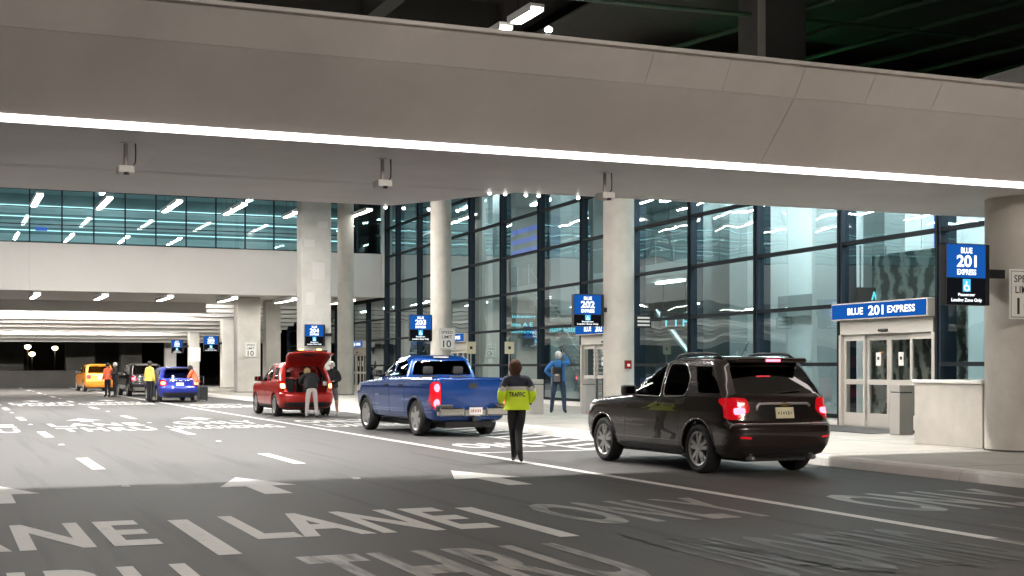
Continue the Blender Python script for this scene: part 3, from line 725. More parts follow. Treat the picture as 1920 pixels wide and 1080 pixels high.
# pale panelled core behind the near bays
yy = 16.0
while yy < 38.0:
    tpart(box('core_panel', (4.2, W(yy)+.012, .17), (4.4, W(yy+1.35)-.012, 6.94), 'inner_white')); yy += 1.35
for (a, b, off, z0, z1, m) in ((27.6, 28.5, 1.7, .17, 6.9, 'inner_grey'), (31.0, 32.3, 2.6, .17, 6.9, 'inner_white'), (34.9, 36.0, 1.4, .17, 6.9, 'inner_grey'),
       (37.2, 38.3, 2.2, .17, 6.9, 'inner_grey'), (28.5, 30.4, 4.0, 3.3, 3.9, 'inner_dark'), (32.4, 36.5, 4.0, 3.1, 3.75, 'inner_grey'),
       (41.0, 42.0, 5, .17, 10.3, 'inner_white'), (44.0, 45.3, 7, .17, 10.3, 'inner_grey'), (47.6, 48.5, 4, .17, 10.3, 'inner_white'),
       (52.4, 53.5, 3.0, .17, 10.3, 'inner_white'), (56.3, 57.3, 5, .17, 10.3, 'inner_white'), (60.2, 61.2, 3, .17, 10.3, 'inner_white'), (64.8, 65.8, 4.0, .17, 10.3, 'inner_white')):
    tpart(box('inner_pier', (off, W(a), z0), (off+.6, W(b), z1), m))
tpart(box('gallery_slab', (6.0, W(38.8), 5.2), (15.7, L1-.1, 5.75), 'inner_white'))
for k in range(18): tpart(box('gallery_rail_post', (5.98, W(39.5)+1.65*k, 5.76), (6.02, W(39.5)+1.65*k+.04, 6.8), 'steel'))
tpart(box('gallery_rail', (5.97, W(39), 6.8), (6.03, L1-.2, 6.86), 'steel'))
tpart(box('mural_panel', (.75, W(23.3), .18), (.80, W(26.75), 4.2), 'mural'))
tpart(box('mural_panel', (1.5, W(19.5), .18), (1.56, W(23.0), 4.25), 'inner_white'))
for y in (29.3, 27.15): tpart(box('blue_light_strip', (2.9, W(y), 3.6), (2.96, W(y)+.10, 6.9), 'blue_led'))
for z in (6.5, 6.95, 7.4): tpart(box('blue_light_panel', (2.2, W(52.5), z), (2.24, W(57.5), z+.2), 'blue_led'))
for y in (17, 21, 25, 29, 33, 36.6):
    tpart(box('hall_lamp', (1.0, W(y), 6.88), (1.25, W(y)+2.2, 6.94), 'near_hall_lamp')); tpart(box('hall_lamp', (2.6, W(y), 6.88), (2.8, W(y)+2.2, 6.94), 'near_hall_lamp'))
for y in (40, 45, 50, 55, 60, 65):
    for x in (2.2, 7.5, 12.5): tpart(box('hall_lamp', (x, W(y), 10.25), (x+.22, W(y)+3.0, 10.32), 'inner_lamp'))
    tpart(box('under_gallery_lamp', (7.5, W(y), 5.12), (7.65, W(y)+2.5, 5.19), 'inner_lamp'))
# stairs in the hall
def stairs(y0, off, dirn, label):
    t = empty('staircase', tb.matrix_basis @ Vector((off, W(y0), .17)), -WA, label=label, cat='staircase')
    n = 24
    for i in range(n):
        yy = dirn*(i*.28); z = (i+1)*.19
        box('tread', (0, min(yy, yy+dirn*.30), z-.05), (1.5, max(yy, yy+dirn*.30), z), 'sign_white', t)
    for x in (-.06, 1.52):
        a = Vector((x, 0, 0)); b = Vector((x, dirn*n*.28, n*.19))
        tube('stringer', [a, b], .11, 'bin_metal', t, 6); tube('handrail', [a+Vector((0, 0, 1.0)), b+Vector((0, 0, 1.0))], .03, 'steel', t, 6)
stairs(47.2, 2.3, 1, 'steel staircase climbing inside the glass hall near the 202 doors')
stairs(53.0, 5.0, 1, 'steel staircase deeper in the hall behind a mullion')
e = empty('escalator', tb.matrix_basis @ Vector((3.2, W(40.8), .17)), -WA, label='lit escalator slanting up inside the hall behind the dark car', cat='escalator')
for x in (0, 1.1):
    tube('balustrade', [(x, 2.6, 3.3), (x, -1.8, .6)], .10, 'inner_white', e, 8)
    if x == 0: tube('light_edge', [(x-.08, 2.6, 3.42), (x-.08, -1.8, .72)], .035, 'led_line', e, 6)
box('step_band', (.1, -1.7, .3), (1.0, -1.6, .5), 'steel', e, mtx=None)
# hanging way-finding signs inside
def way_sign(y, off, z, wd, h, lines, label):
    t = empty('wayfinding_sign', tb.matrix_basis @ Vector((off, W(y), z)), -WA, label=label, cat='sign', group='hanging signs in the hall')
    box('panel', (-wd/2, 0, 0), (wd/2, .08, h), 'sign_black', t, bev=.01)
    for i, s_ in enumerate(lines):
        hh = h/len(lines)
        text_on('lettering', s_, hh*.55, 'sign_cyan', t, (0, -.006, h-(i+.8)*hh), (1, 0, 0), (0, 0, 1), min(wd*.9, hh*.45*len(s_)), .02)
    for x in (-wd*.4, wd*.4): box('rod', (x-.01, .03, h), (x+.01, .05, h+1.0), 'dark_metal', t)
way_sign(55.0, 2.2, 2.9, 1.7, 1.0, ['Ticketing', 'Gates A E F', 'Baggage'], 'black hanging sign with cyan lines near the far staircase')
way_sign(50.2, 2.0, 2.75, 2.0, .6, ['Ticketing Gates'], 'black hanging sign with one bright cyan line over the near stairs')
way_sign(38.9, 1.6, 2.75, 1.0, .55, ['T 1 F'], 'black hanging sign with cyan symbols right of the round column')
way_sign(62.5, 1.6, 2.3, 1.2, .9, ['Arrivals', 'Exit'], 'small black sign with cyan text left of the 203 display')
way_sign(26.6, .7, 3.05, .9, .38, ['^'], 'small black sign with a cyan arrow above the 201 doors')
# tow-away notices on pavement posts
for (px, py, h, lb) in ((883, 652, .42, 'cream square notice on a thin post right of the speed limit column'), (955, 652, .42, 'cream square notice on a thin post behind the officer')):
    k = (px-960)/FPX; y = 44.0; d = y/(SC-k*SS); z = CAM_H+(HORIZON-py)/FPX*d
    t = empty('post_notice', (d*(k*SC+SS), y, .148), label=lb, cat='sign', group='cream notices on posts')
    box('post', (-.02, 0, 0), (.02, .03, z), 'steel', t); box('plate', (-.18, -.02, z-.36), (.18, 0, z+.06), 'sign_cream', t, bev=.01)
    box('print', (-.05, -.024, z-.2), (.05, -.0205, z-.1), 'text_black', t)
t = empty('hanging_notice', (17.95, 33.3, 2.62), label='small black notice hung right of the round column', cat='sign')
box('plate', (-.24, 0, 0), (.24, .04, .36), 'sign_black', t, bev=.008)
for i in range(3): box('print', (-.19, -.006, .05+.1*i), (.19, -.001, .10+.1*i), 'sign_white', t)
box('arm', (-.34, .005, .15), (-.245, .035, .22), 'sign_black', t)
# ------------------------------------------------------------------ pavement furniture
def bin_(px, py, label, w_=.40, h=1.02):
    x, y, _ = gp(px, py, .15)
    t = empty('bollard', (x, y, .148), -WA, label=label, cat='bollard', group='square metal bollards')
    box('body', (-w_/2, -w_/2, 0), (w_/2, w_/2, h-.16), 'bin_metal', t, bev=.015)
    box('neck', (-w_/2+.02, -w_/2+.02, h-.16), (w_/2-.02, w_/2-.02, h-.14), 'joint_dark', t)
    box('cap', (-w_/2, -w_/2, h-.14), (w_/2, w_/2, h), 'bin_metal', t, bev=.015)
bin_(1690, 815, 'square metal bollard in front of the 201 doors', .34)
bin_(1003, 776, 'square metal bollard left of the person in blue')
bin_(1104, 776, 'square metal bollard right of the person in blue', .34)
for px, py in ((1119, 782), (1131, 778)):
    x, y, _ = gp(px, py, .15)
    t = empty('lane_post', (x, y, .148), label='thin black post standing before the round column', cat='post', group='thin black posts')
    lathe('post', [(.035, 0), (.035, 1.05), (.02, 1.07)], 'plastic_black', t, 12); lathe('foot', [(.10, 0), (.06, .03)], 'plastic_black', t, 12)
t = empty('low_wall', (16.30, 18.2, .148), label='low concrete wall with a pale cap beside the thick column', cat='wall')
box('wall', (.02, 0, 0), (.28, 1.75, 1.10), 'concrete', t, bev=.012); box('return_wall', (.281, 1.49, 0), (3.1, 1.75, 1.10), 'concrete', t, bev=.012)
box('cap', (-.01, -.02, 1.101), (.31, 1.78, 1.16), 'kerb_concrete', t, bev=.01); box('cap', (.312, 1.46, 1.101), (3.12, 1.78, 1.16), 'kerb_concrete', t, bev=.01)
mx = empty('entrance_mat', tb.matrix_basis @ Vector((-1.0, W(25.0), .149)), -WA, label='dark grey entrance mat on the pavement before the 201 doors', cat='mat')
box('pile', (-.85, -1.9, 0), (.75, 1.9, .012), 'mat_grey', mx); box('edge', (-.92, -1.97, 0), (.82, 1.97, .006), 'rubber', mx)

# ------------------------------------------------------------------ vehicles
# local frame of a vehicle: x right, y forward, z up, origin on the ground under its middle
def ring(z, yr, yf, hw, rr, rf, br=.08, bf=.14, tap=.05):
    hw0 = hw; pts = []
    N1, N2, N3 = 7, 7, 22
    for i in range(N1): x = (hw-rr)*i/N1; pts.append((x, yr+br*(x/hw0)**2))
    yb = yr+br*((hw-rr)/hw0)**2
    for i in range(N2+1):
        a = R(90*i/N2); pts.append((hw-rr+rr*math.sin(a), yb+rr-rr*math.cos(a)))
    yfb = yf-bf*((hw-rf)/hw0)**2
    for i in range(1, N3): pts.append((hw, yb+rr+(yfb-rf-yb-rr)*i/N3))
    for i in range(N2+1):
        a = R(90*i/N2); pts.append((hw-rf+rf*math.cos(a), yfb-rf+rf*math.sin(a)))
    for i in range(N1-1, -1, -1): x = (hw-rf)*i/N1; pts.append((x, yf-bf*(x/hw0)**2))
    yc, L = (yr+yf)/2, max(.5, (yf-yr)/2)
    out = [(x*(1-tap*abs((y-yc)/L)**3), y, z) for x, y in pts]
    return out+[(-x, y, z) for x, y, z in reversed(out[1:-1])]
def interp_rings(sl, dz=.05, **kw):
    out = []
    for a, b in zip(sl, sl[1:]):
        n = max(1, int(math.ceil((b[0]-a[0])/dz)))
        for i in range(n): t = i/n; out.append(tuple(p+(q-p)*t for p, q in zip(a, b)))
    out.append(sl[-1])
    return [ring(*s, **kw) for s in out]
def loft(rings):
    n = len(rings[0]); vs = [p for r in rings for p in r]; fs = []
    for i in range(len(rings)-1):
        for k in range(n):
            k2 = (k+1) % n; fs.append((i*n+k, i*n+k2, (i+1)*n+k2, (i+1)*n+k))
    fs.append(tuple(reversed(range(n)))); fs.append(tuple((len(rings)-1)*n+k for k in range(n)))
    return vs, fs
def raw_mesh(vs, fs):
    me = bpy.data.meshes.new('shape'); me.from_pydata([tuple(v) for v in vs], [], fs); me.validate()
    bm = bmesh.new(); bm.from_mesh(me); bmesh.ops.recalc_face_normals(bm, faces=bm.faces); bm.to_mesh(me); bm.free()
    return me
def prism_mesh(pts, axis, a, b):       # polygon in the plane across an axis, extruded from a to b
    n = len(pts)
    def P(p, h): return (h, p[0], p[1]) if axis == 'X' else (p[0], h, p[1])
    vs = [P(p, a) for p in pts]+[P(p, b) for p in pts]
    fs = [tuple(reversed(range(n))), tuple(range(n, 2*n))]+[(i, (i+1) % n, n+(i+1) % n, n+i) for i in range(n)]
    return raw_mesh(vs, fs)
def boolean(me, cutters):
    o = bpy.data.objects.new('shape', me); col.objects.link(o); tmp = []
    for c in cutters:
        q = bpy.data.objects.new('shape', c); col.objects.link(q); tmp.append(q)
        md = o.modifiers.new('cut', 'BOOLEAN'); md.operation = 'DIFFERENCE'; md.solver = 'EXACT'; md.object = q
    bpy.context.view_layer.update()
    dg = bpy.context.evaluated_depsgraph_get()
    res = bpy.data.meshes.new_from_object(o.evaluated_get(dg))
    bpy.data.objects.remove(o)
    for q in tmp: bpy.data.objects.remove(q)
    return res
class Surf:                             # an uncut skin that parts can be laid on
    def __init__(s, me):
        bm = bmesh.new(); bm.from_mesh(me); bmesh.ops.triangulate(bm, faces=bm.faces); bm.normal_update()
        s.vn = [v.normal.copy() for v in bm.verts]; s.co = [v.co.copy() for v in bm.verts]
        s.tri = [[v.index for v in f.verts] for f in bm.faces]; s.fn = [f.normal.copy() for f in bm.faces]
        s.bvh = BVHTree.FromBMesh(bm); bm.free()
    def ray(s, o, d):
        h = s.bvh.ray_cast(Vector(o), Vector(d)); return h[0]
    def normal(s, co, fn):
        l, nn, i, dist = s.bvh.find_nearest(co)
        if l is None or dist > .002 or nn.dot(fn) < .6: return None
        from mathutils.geometry import barycentric_transform
        a, b, c = s.tri[i]
        n = barycentric_transform(l, s.co[a], s.co[b], s.co[c], s.vn[a], s.vn[b], s.vn[c])
        return n.normalized() if n.length > 1e-6 else None
def restore_normals(me, surf):
    me.polygons.foreach_set('use_smooth', [True]*len(me.polygons))
    ns = [None]*len(me.loops)
    for p in me.polygons:
        fn = p.normal.copy()
        for li in p.loop_indices:
            n = surf.normal(me.vertices[me.loops[li].vertex_index].co, fn)
            ns[li] = n if n is not None else fn
    me.normals_split_custom_set(ns)
def round_poly(pts, r, n=4):
    out = []; N = len(pts)
    for i in range(N):
        p = Vector(pts[i]); a = (Vector(pts[i-1])-p); b = (Vector(pts[(i+1) % N])-p)
        rr = min(r, a.length*.45, b.length*.45); q0 = p+a.normalized()*rr; q1 = p+b.normalized()*rr
        for k in range(n+1):
            t = k/n; out.append(tuple(q0*(1-t)**2+p*2*t*(1-t)+q1*t*t))
    return out
def patch(name, pts, axis, side, surf, off, th, m, parent, step=.07):
    """polygon given in (y,z) for axis X or (x,z) for axis Y, laid on the skin seen from `side`, `th` thick"""
    P = []
    N = len(pts)
    for i in range(N):
        a, b = Vector(pts[i]), Vector(pts[(i+1) % N]); k = max(1, int((b-a).length/step))
        for j in range(k): P.append(a+(b-a)*j/k)
    nb = len(P); edges = [(i, (i+1) % nb) for i in range(nb)]
    u0, u1 = min(p[0] for p in P), max(p[0] for p in P); v0, v1 = min(p[1] for p in P), max(p[1] for p in P)
    u = u0+step/2
    inner = []
    def inside(q):
        c = False
        for i in range(nb):
            a, b = P[i], P[i-1]
            if (a[1] > q[1]) != (b[1] > q[1]) and q[0] < (b[0]-a[0])*(q[1]-a[1])/(b[1]-a[1])+a[0]: c = not c
        return c
    while u < u1:
        v = v0+step/2
        while v < v1:
            q = Vector((u, v))
            if inside(q) and min((q-p).length for p in P) > step*.35: inner.append(q)
            v += step
        u += step
    res = delaunay_2d_cdt(P+inner, edges, [], 1, 1e-5)
    vs2, fs2 = res[0], res[2]
    def proj(q):
        if axis == 'X': h = surf.ray((side*3, q[0], q[1]), (-side, 0, 0))
        else: h = surf.ray((q[0], side*6, q[1]), (0, -side, 0))
        return h
    out = [proj(q) for q in vs2]
    good = [h for h in out if h is not None]
    if not good: return None
    ax = 0 if axis == 'X' else 1
    fill = sorted(h[ax] for h in good)[len(good)//2]
    for i, h in enumerate(out):
        if h is None:
            q = vs2[i]; out[i] = Vector((fill, q[0], q[1])) if axis == 'X' else Vector((q[0], fill, q[1]))
    d = Vector((side, 0, 0)) if axis == 'X' else Vector((0, side, 0))
    front = [h+d*off for h in out]; n = len(front)
    fs = [tuple(f) for f in fs2]
    vs = list(front)
    if th > 0:
        vs += [h-d*th for h in front]
        fs += [tuple(n+i for i in reversed(f)) for f in fs2]
        cnt = {}
        for f in fs2:
            for i in range(len(f)):
                e = (f[i], f[(i+1) % len(f)]); cnt[e] = 1
        for (a, b) in list(cnt):
            if (b, a) not in cnt: fs.append((b, a, n+a, n+b))
    me = raw_mesh(vs, fs)
    o = wrap(name, me, m, parent, True); sharp(me, 40)
    return o
def outline(name, pts, axis, side, surf, off, r, m, parent, closed=True):
    P = []
    N = len(pts)
    for i in range(N if closed else N-1):
        a, b = Vector(pts[i]), Vector(pts[(i+1) % N]); k = max(1, int((b-a).length/.08))
        for j in range(k): P.append(a+(b-a)*j/k)
    if not closed: P.append(Vector(pts[-1]))
    q3 = []
    for q in P:
        h = surf.ray((side*3, q[0], q[1]), (-side, 0, 0)) if axis == 'X' else surf.ray((q[0], side*6, q[1]), (0, -side, 0))
        if h is not None: q3.append(h+(Vector((side*off, 0, 0)) if axis == 'X' else Vector((0, side*off, 0))))
    return tube(name, q3, r, m, parent, 6, closed=closed)
def wheel(parent, x, y, r, wd, side, style=0, rimr=None):
    t = empty('wheel', (x, y, r)); t.parent = parent
    rimr = rimr or r*.68; h = wd/2
    lathe('tyre', [(rimr, -h*.82), (rimr+.03, -h*.98), (r-.045, -h), (r-.012, -h*.80), (r, -h*.5), (r, h*.5), (r-.012, h*.80), (r-.045, h), (rimr+.03, h*.98), (rimr, h*.82)], 'rubber', t, 40, 'X', cap=False)
    f = side*h
    rim = lathe('rim', [(rimr+.004, -h*.8), (rimr-.02, -h*.6), (rimr-.025, 0), (rimr-.018, h*.74), (rimr+.006, h*.86)] if side > 0 else [(rimr+.006, -h*.86), (rimr-.018, -h*.74), (rimr-.025, 0), (rimr-.02, h*.6), (rimr+.004, h*.8)], 'rim_silver', t, 36, 'X', cap=False)
    lathe('brake_disc', [(rimr*.75, side*h*.10), (rimr*.75, side*h*.16)], 'bin_metal', t, 24, 'X')
    lathe('inner_disc', [(rimr-.03, -side*h*.05), (rimr-.03, side*h*.02)], 'rim_dark', t, 24, 'X')
    bm = bmesh.new(); n = 5 if style == 0 else 6
    for i in range(n):
        for da in ((-.17, .17) if style == 0 else (0,)):
            a = 2*math.pi*i/n+.3+da; a2 = 2*math.pi*i/n+.3+da*1.35
            wdt = .026 if style == 0 else .052
            p0 = Vector((0, math.cos(2*math.pi*i/n+.3+da*.6)*rimr*.15, math.sin(2*math.pi*i/n+.3+da*.6)*rimr*.15)); p1 = Vector((0, math.cos(a2)*(rimr-.01), math.sin(a2)*(rimr-.01)))
            t_ = (p1-p0).normalized(); u = Vector((1, 0, 0)).cross(t_)
            vsx = []
            for p, ww, xo, xi in ((p0, wdt*1.15, .80, .50), (p1, wdt, .70, .42)):
                for su, xx in ((-1, xo), (1, xo), (1, xi), (-1, xi)):
                    vsx.append(bm.verts.new(p+u*su*ww+Vector((f*xx, 0, 0))))
            for fc in ((0, 1, 5, 4), (1, 2, 6, 5), (2, 3, 7, 6), (3, 0, 4, 7), (0, 3, 2, 1), (4, 5, 6, 7)): bm.faces.new([vsx[i_] for i_ in fc])
    bmesh.ops.recalc_face_normals(bm, faces=bm.faces)
    done(bm, 'spokes', 'rim_silver', rim)
    lathe('hub_cap', [(rimr*.24, f*.45), (rimr*.22, f*.84), (rimr*.1, f*.88)] if side > 0 else [(rimr*.1, f*.88), (rimr*.22, f*.84), (rimr*.24, f*.45)], 'rim_silver', rim, 20, 'X')
    return t
def cyl_mesh(x0, x1, y, z, r, seg=40):
    vs = [(x, y+r*math.cos(2*math.pi*k/seg), z+r*math.sin(2*math.pi*k/seg)) for x in (x0, x1) for k in range(seg)]
    fs = [tuple(range(seg)), tuple(reversed(range(seg, 2*seg)))]+[(k, (k+1) % seg, seg+(k+1) % seg, seg+k) for k in range(seg)]
    return raw_mesh(vs, fs)
def make_skin(rings, paint, arches, ar, root, extra=(), name='body'):
    me = raw_mesh(*loft(rings)); sf = Surf(me)
    cut = []
    for y, z in arches:
        for sd in (-1, 1): cut.append(cyl_mesh(sd*.58, sd*1.6, y, z, ar))
    res = boolean(me, cut+list(extra)); res.materials.clear()
    restore_normals(res, sf)
    o = wrap(name, res, paint, root)
    return o, sf
def scaled_ring_solid(slices, inset, z0, z1):
    sl = [s for s in slices]
    def at(z):
        for a, b in zip(sl, sl[1:]):
            if a[0] <= z <= b[0]:
                t = (z-a[0])/max(1e-6, b[0]-a[0]); return tuple(p+(q-p)*t for p, q in zip(a, b))
        return sl[-1]
    zs = [z0+(z1-z0)*i/8 for i in range(9)]; rs = []
    for z in zs:
        s = at(z); rs.append(ring(z, s[1]+inset, s[2]-inset, s[3]-inset, max(.05, s[4]-inset*.5), max(.05, s[5]-inset*.5)))
    return raw_mesh(*loft(rs))
def seats(root, ys, z, hw):
    for y in ys:
        for sx in (-1, 1):
            s = empty('seat', (sx*hw*.5, y, z)); s.parent = root
            box('cushion', (-.24, -.05, 0), (.24, .45, .14), 'seat_dark', s, bev=.04)
            box('backrest', (-.23, -.16, .08), (.23, 0, .62), 'seat_dark', s, bev=.05)
            box('headrest', (-.12, -.15, .65), (.12, -.05, .83), 'seat_dark', s, bev=.04)

def car(name, label, cat, loc, rz, paint, slices, side_wins, rear_win, front_win, axles, wr, wd, hollow=True, tail=None, plate='plate_white', plate_z=.95,
        lamp='brake_lamp', brake_z=None, rails=False, style=0, extra=(), trim=True, mirror_y=.46, mirror_z=1.12, cab=None, glass='car_glass', group=None, spoiler=None, roofz=1.6):
    root = empty(name, loc, rz, label=label, cat=cat, group=group)
    cut = list(extra)
    top = slices[-1][0]
    if hollow and cab is None:
        cut.append(scaled_ring_solid(slices, .07, slices[0][0]+.42, top-.075))
    wc = [prism_mesh(w_, 'X', -1.5, 1.5) for w_ in side_wins]
    if rear_win: wc.append(prism_mesh(rear_win, 'Y', -6, rear_win_y(slices if cab is None else cab, rear_win)+.62))
    if front_win: wc.append(prism_mesh(front_win, 'Y', -.15 if cab is None else cab[0][2]-.9, 6))
    rings = interp_rings(slices)
    aw = axles
    if cab is None:
        b, sf = make_skin(rings, paint, [(y, wr) for y in aw], wr+.055, root, cut+(wc if hollow else []))
        gs = sf
    else:
        b, sf = make_skin(rings, paint, [(y, wr) for y in aw], wr+.075, root, cut)
        cr = interp_rings(cab, tap=.03)
        cme = raw_mesh(*loft(cr)); gs = Surf(cme)
        res = boolean(cme, [scaled_ring_solid(cab, .07, cab[0][0]+.02, cab[-1][0]-.07)]+wc); res.materials.clear(); restore_normals(res, gs)
        wrap('cab', res, paint, root)
    ins = -.012 if hollow else .004
    for i, w_ in enumerate(side_wins):
        for sd in (-1, 1): patch('window', w_, 'X', sd, gs, ins, 0.004, glass if (i or cab is not None or not hollow) else 'clear_car_glass', root)
        if trim and i < 2:
            for sd in (-1, 1): outline('window_trim', w_, 'X', sd, gs, .002, .010, trim if isinstance(trim, str) else 'chrome', root)
    if rear_win: patch('rear_window', rear_win, 'Y', -1, gs, ins, .004, glass, root)
    if front_win: patch('windscreen', front_win, 'Y', 1, gs, ins, .004, 'clear_car_glass', root)
    for y in aw:
        for sd in (-1, 1):
            wheel(root, sd*(max(s[3] for s in slices)-wd/2-.015), y, wr, wd, sd, style)
    # floor pan and inner arches
    y0, y1 = slices[1][1]+.15, slices[1][2]-.15
    box('underbody', (-.56, y0, .20), (.56, y1, .36), 'plastic_black', root)
    if hollow: seats(root, (.05, -.85), .55 if cab is None else .72, .75)
    if tail: tail(root, sf)
    for sd in (-1, 1):
        m_ = empty('mirror', (sd*.885, mirror_y, mirror_z)); m_.parent = root
        box('housing', (-.02 if sd > 0 else -.20, -.06, -.02), (.20 if sd > 0 else .02, .10, .14), 'plastic_black', m_, bev=.035, smooth=True)
        box('glass', ((.03 if sd > 0 else -.18), -.064, .01), ((.18 if sd > 0 else -.03), -.0605, .12), 'chrome', m_)
        box('arm', (-.10 if sd > 0 else -.02, -.04, -.03), (.02 if sd > 0 else .10, .05, .025), 'plastic_black', m_)
    return root, sf, gs
def rear_win_y(sl, win):
    z = win[0][1]
    for a, b in zip(sl, sl[1:]):
        if a[0] <= z <= b[0]: return a[1]
    return sl[0][1]

SUV = [(.25, -2.16, 2.10, .80, .30, .40), (.30, -2.27, 2.24, .86, .30, .42), (.42, -2.35, 2.34, .905, .28, .45), (.58, -2.385, 2.385, .92, .26, .46), (.70, -2.38, 2.38, .92, .26, .46),
       (.735, -2.34, 2.38, .92, .26, .46), (.76, -2.30, 2.37, .92, .26, .46), (.92, -2.27, 2.32, .918, .27, .46), (1.0, -2.26, 2.20, .912, .28, .5), (1.05, -2.25, 1.80, .905, .28, .5),
       (1.09, -2.24, 1.30, .90, .24, .45), (1.12, -2.22, .92, .895, .22, .4), (1.30, -2.07, .58, .855, .22, .35), (1.50, -1.90, .20, .79, .22, .33), (1.58, -1.84, .02, .76, .22, .32),
       (1.645, -1.79, -.20, .715, .24, .32), (1.685, -1.70, -.45, .64, .28, .34), (1.705, -1.50, -.70, .46, .3, .3)]
SUV_SIDE = [round_poly([(.62, 1.11), (.24, 1.43), (.0, 1.585), (-.38, 1.60), (-.37, 1.10)], .05), round_poly([(-.44, 1.10), (-.45, 1.60), (-.92, 1.59), (-1.14, 1.37), (-1.08, 1.12)], .09),
            round_poly([(-1.40, 1.16), (-1.18, 1.55), (-1.62, 1.55), (-1.94, 1.17)], .05)]
SUV_REAR = round_poly([(-.72, 1.16), (-.62, 1.55), (.62, 1.55), (.72, 1.16)], .06)
SUV_FRONT = round_poly([(-.76, 1.17), (-.62, 1.56), (.62, 1.56), (.76, 1.17)], .08)
def suv_tail(lampm, platem, bright=True, warm=False):
    def f(root, sf):
        for sd in (-1, 1):
            lens = round_poly([(sd*.56, .93), (sd*.60, 1.10), (sd*.80, 1.115), (sd*.87, 1.07), (sd*.875, .80), (sd*.74, .80)], .05)
            l = patch('tail_light', lens, 'Y', -1, sf, .014, .03, 'lens_red', root, .05)
            lens2 = round_poly([(-2.20, .86), (-1.93, 1.05), (-1.95, 1.10), (-2.20, 1.105)], .03)
            patch('tail_light_side', lens2, 'X', sd, sf, .010, .03, 'lens_red', l, .05)
            patch('brake_lamp', round_poly([(sd*.64, .89), (sd*.64, .965), (sd*.79, .965), (sd*.79, .865)], .035), 'Y', -1, sf, .020, .01, lampm, l, .05)
        # plate recess with chrome bar and emblem
        patch('plate_recess', round_poly([(-.42, .80), (-.46, 1.0), (.46, 1.0), (.42, .80)], .06), 'Y', -1, sf, .003, .004, 'paint_dark', root)
        outline('chrome_bar', [(-.46, .93), (-.45, .985), (-.41, 1.02), (0, 1.025), (.41, 1.02), (.45, .985)], 'Y', -1, sf, .012, .021, 'rim_silver', root, False)
        patch('emblem', [(-.085, .995), (-.075, 1.03), (-.03, 1.03), (-.025, 1.043), (.035, 1.043), (.03, 1.03), (.085, 1.03), (.075, .995), (.03, .995), (.025, .982), (-.035, .982), (-.03, .995)], 'Y', -1, sf, .030, .008, 'gold', root, .03)
        p = patch('license_plate', round_poly([(-.155, .815), (-.155, .97), (.155, .97), (.155, .815)], .012), 'Y', -1, sf, .014, .01, platem, root)
        for i in range(6):
            x = -.105+.042*i; hh = (.018, .026, .014, .022, .026, .016)[i]; ww = (.010, .006, .012, .008, .011, .007)[i]
            patch('plate_print', [(x-ww, .89-hh), (x-ww*.6, .89+hh), (x+ww, .89+hh*.8), (x+ww*.8, .89-hh)], 'Y', -1, sf, .0165, .001, 'green_steel', p, .05)
        outline('bumper_chrome', [(-.80, .742), (-.4, .735), (0, .735), (.4, .735), (.80, .742)], 'Y', -1, sf, .004, .011, 'chrome', root, False)
        patch('bumper_insert', round_poly([(-.72, .29), (-.74, .40), (.74, .40), (.72, .29)], .03), 'Y', -1, sf, .006, .02, 'plastic_black', root)
        for sd in (-1, 1):
            patch('reflector', round_poly([(sd*.60, .53), (sd*.60, .56), (sd*.76, .57), (sd*.76, .54)], .01), 'Y', -1, sf, .006, .006, 'lens_red', root)
            tube('exhaust', [(sd*.52, -2.05, .26), (sd*.52, -2.26, .25)], .035, 'steel', root, 10)
        # spoiler with brake bar, wiper
        bm = bmesh.new(); bm_box(bm, (-.60, -2.0, 1.60), (.60, -1.60, 1.672), .03); s = done(bm, 'spoiler', 'paint_black', root)
        box('brake_bar', (-.12, -2.012, 1.618), (.12, -1.999, 1.652), lampm if not warm else 'tail_warm', s)
        outline('rear_wiper', [(-.02, 1.18), (.18, 1.20), (.36, 1.21)], 'Y', -1, sf, .015, .010, 'plastic_black', root, False)
        # seams, handles, cladding
        for sd in (-1, 1):
            outline('door_seam', [(.66, 1.10), (.70, .8), (.72, .46), (.70, .40)], 'X', sd, sf, -.001, .005, 'plastic_black', root, False)
            outline('door_seam', [(-.40, 1.10), (-.40, .7), (-.40, .40)], 'X', sd, sf, -.001, .005, 'plastic_black', root, False)
            outline('door_seam', [(-1.05, 1.12), (-1.0, .92), (-.90, .70), (-.88, .42)], 'X', sd, sf, -.001, .005, 'plastic_black', root, False)
            for y in (-.22, -.92): patch('door_handle', round_poly([(y-.10, .955), (y-.10, .985), (y+.10, .985), (y+.10, .955)], .012), 'X', sd, sf, .022, .012, 'paint_black', root)
            patch('sill_cladding', round_poly([(-.93, .27), (-.93, .37), (.93, .37), (.93, .27)], .03), 'X', sd, sf, .010, .02, 'plastic_black', root)
            tube('roof_rail', [(sd*.62, -1.62, 1.67), (sd*.625, -1.50, 1.72), (sd*.63, -1.30, 1.74), (sd*.63, -.75, 1.74), (sd*.625, -.52, 1.72), (sd*.62, -.40, 1.66)], .022, 'dark_metal', root, 8)
            outline('arch_lip', [(-1.40+math.cos(R(a))*.435, .36+math.sin(R(a))*.435) for a in range(0, 181, 12)], 'X', sd, sf, -.002, .014, 'paint_black', root, False)
            outline('arch_lip', [(1.46+math.cos(R(a))*.435, .36+math.sin(R(a))*.435) for a in range(0, 181, 12)], 'X', sd, sf, -.002, .014, 'paint_black', root, False)
            patch('headlight', round_poly([(1.95, .80), (1.75, .93), (2.1, .92), (2.2, .82)], .03), 'X', sd, sf, .008, .01, 'lens_white', root)
        tube('antenna', [(.0, -1.15, 1.66), (.02, -1.38, 1.92)], .006, 'plastic_black', root, 5)
    return f
SUV_LOC = (10.98, 18.58, 0); SUV_RZ = R(1.8)
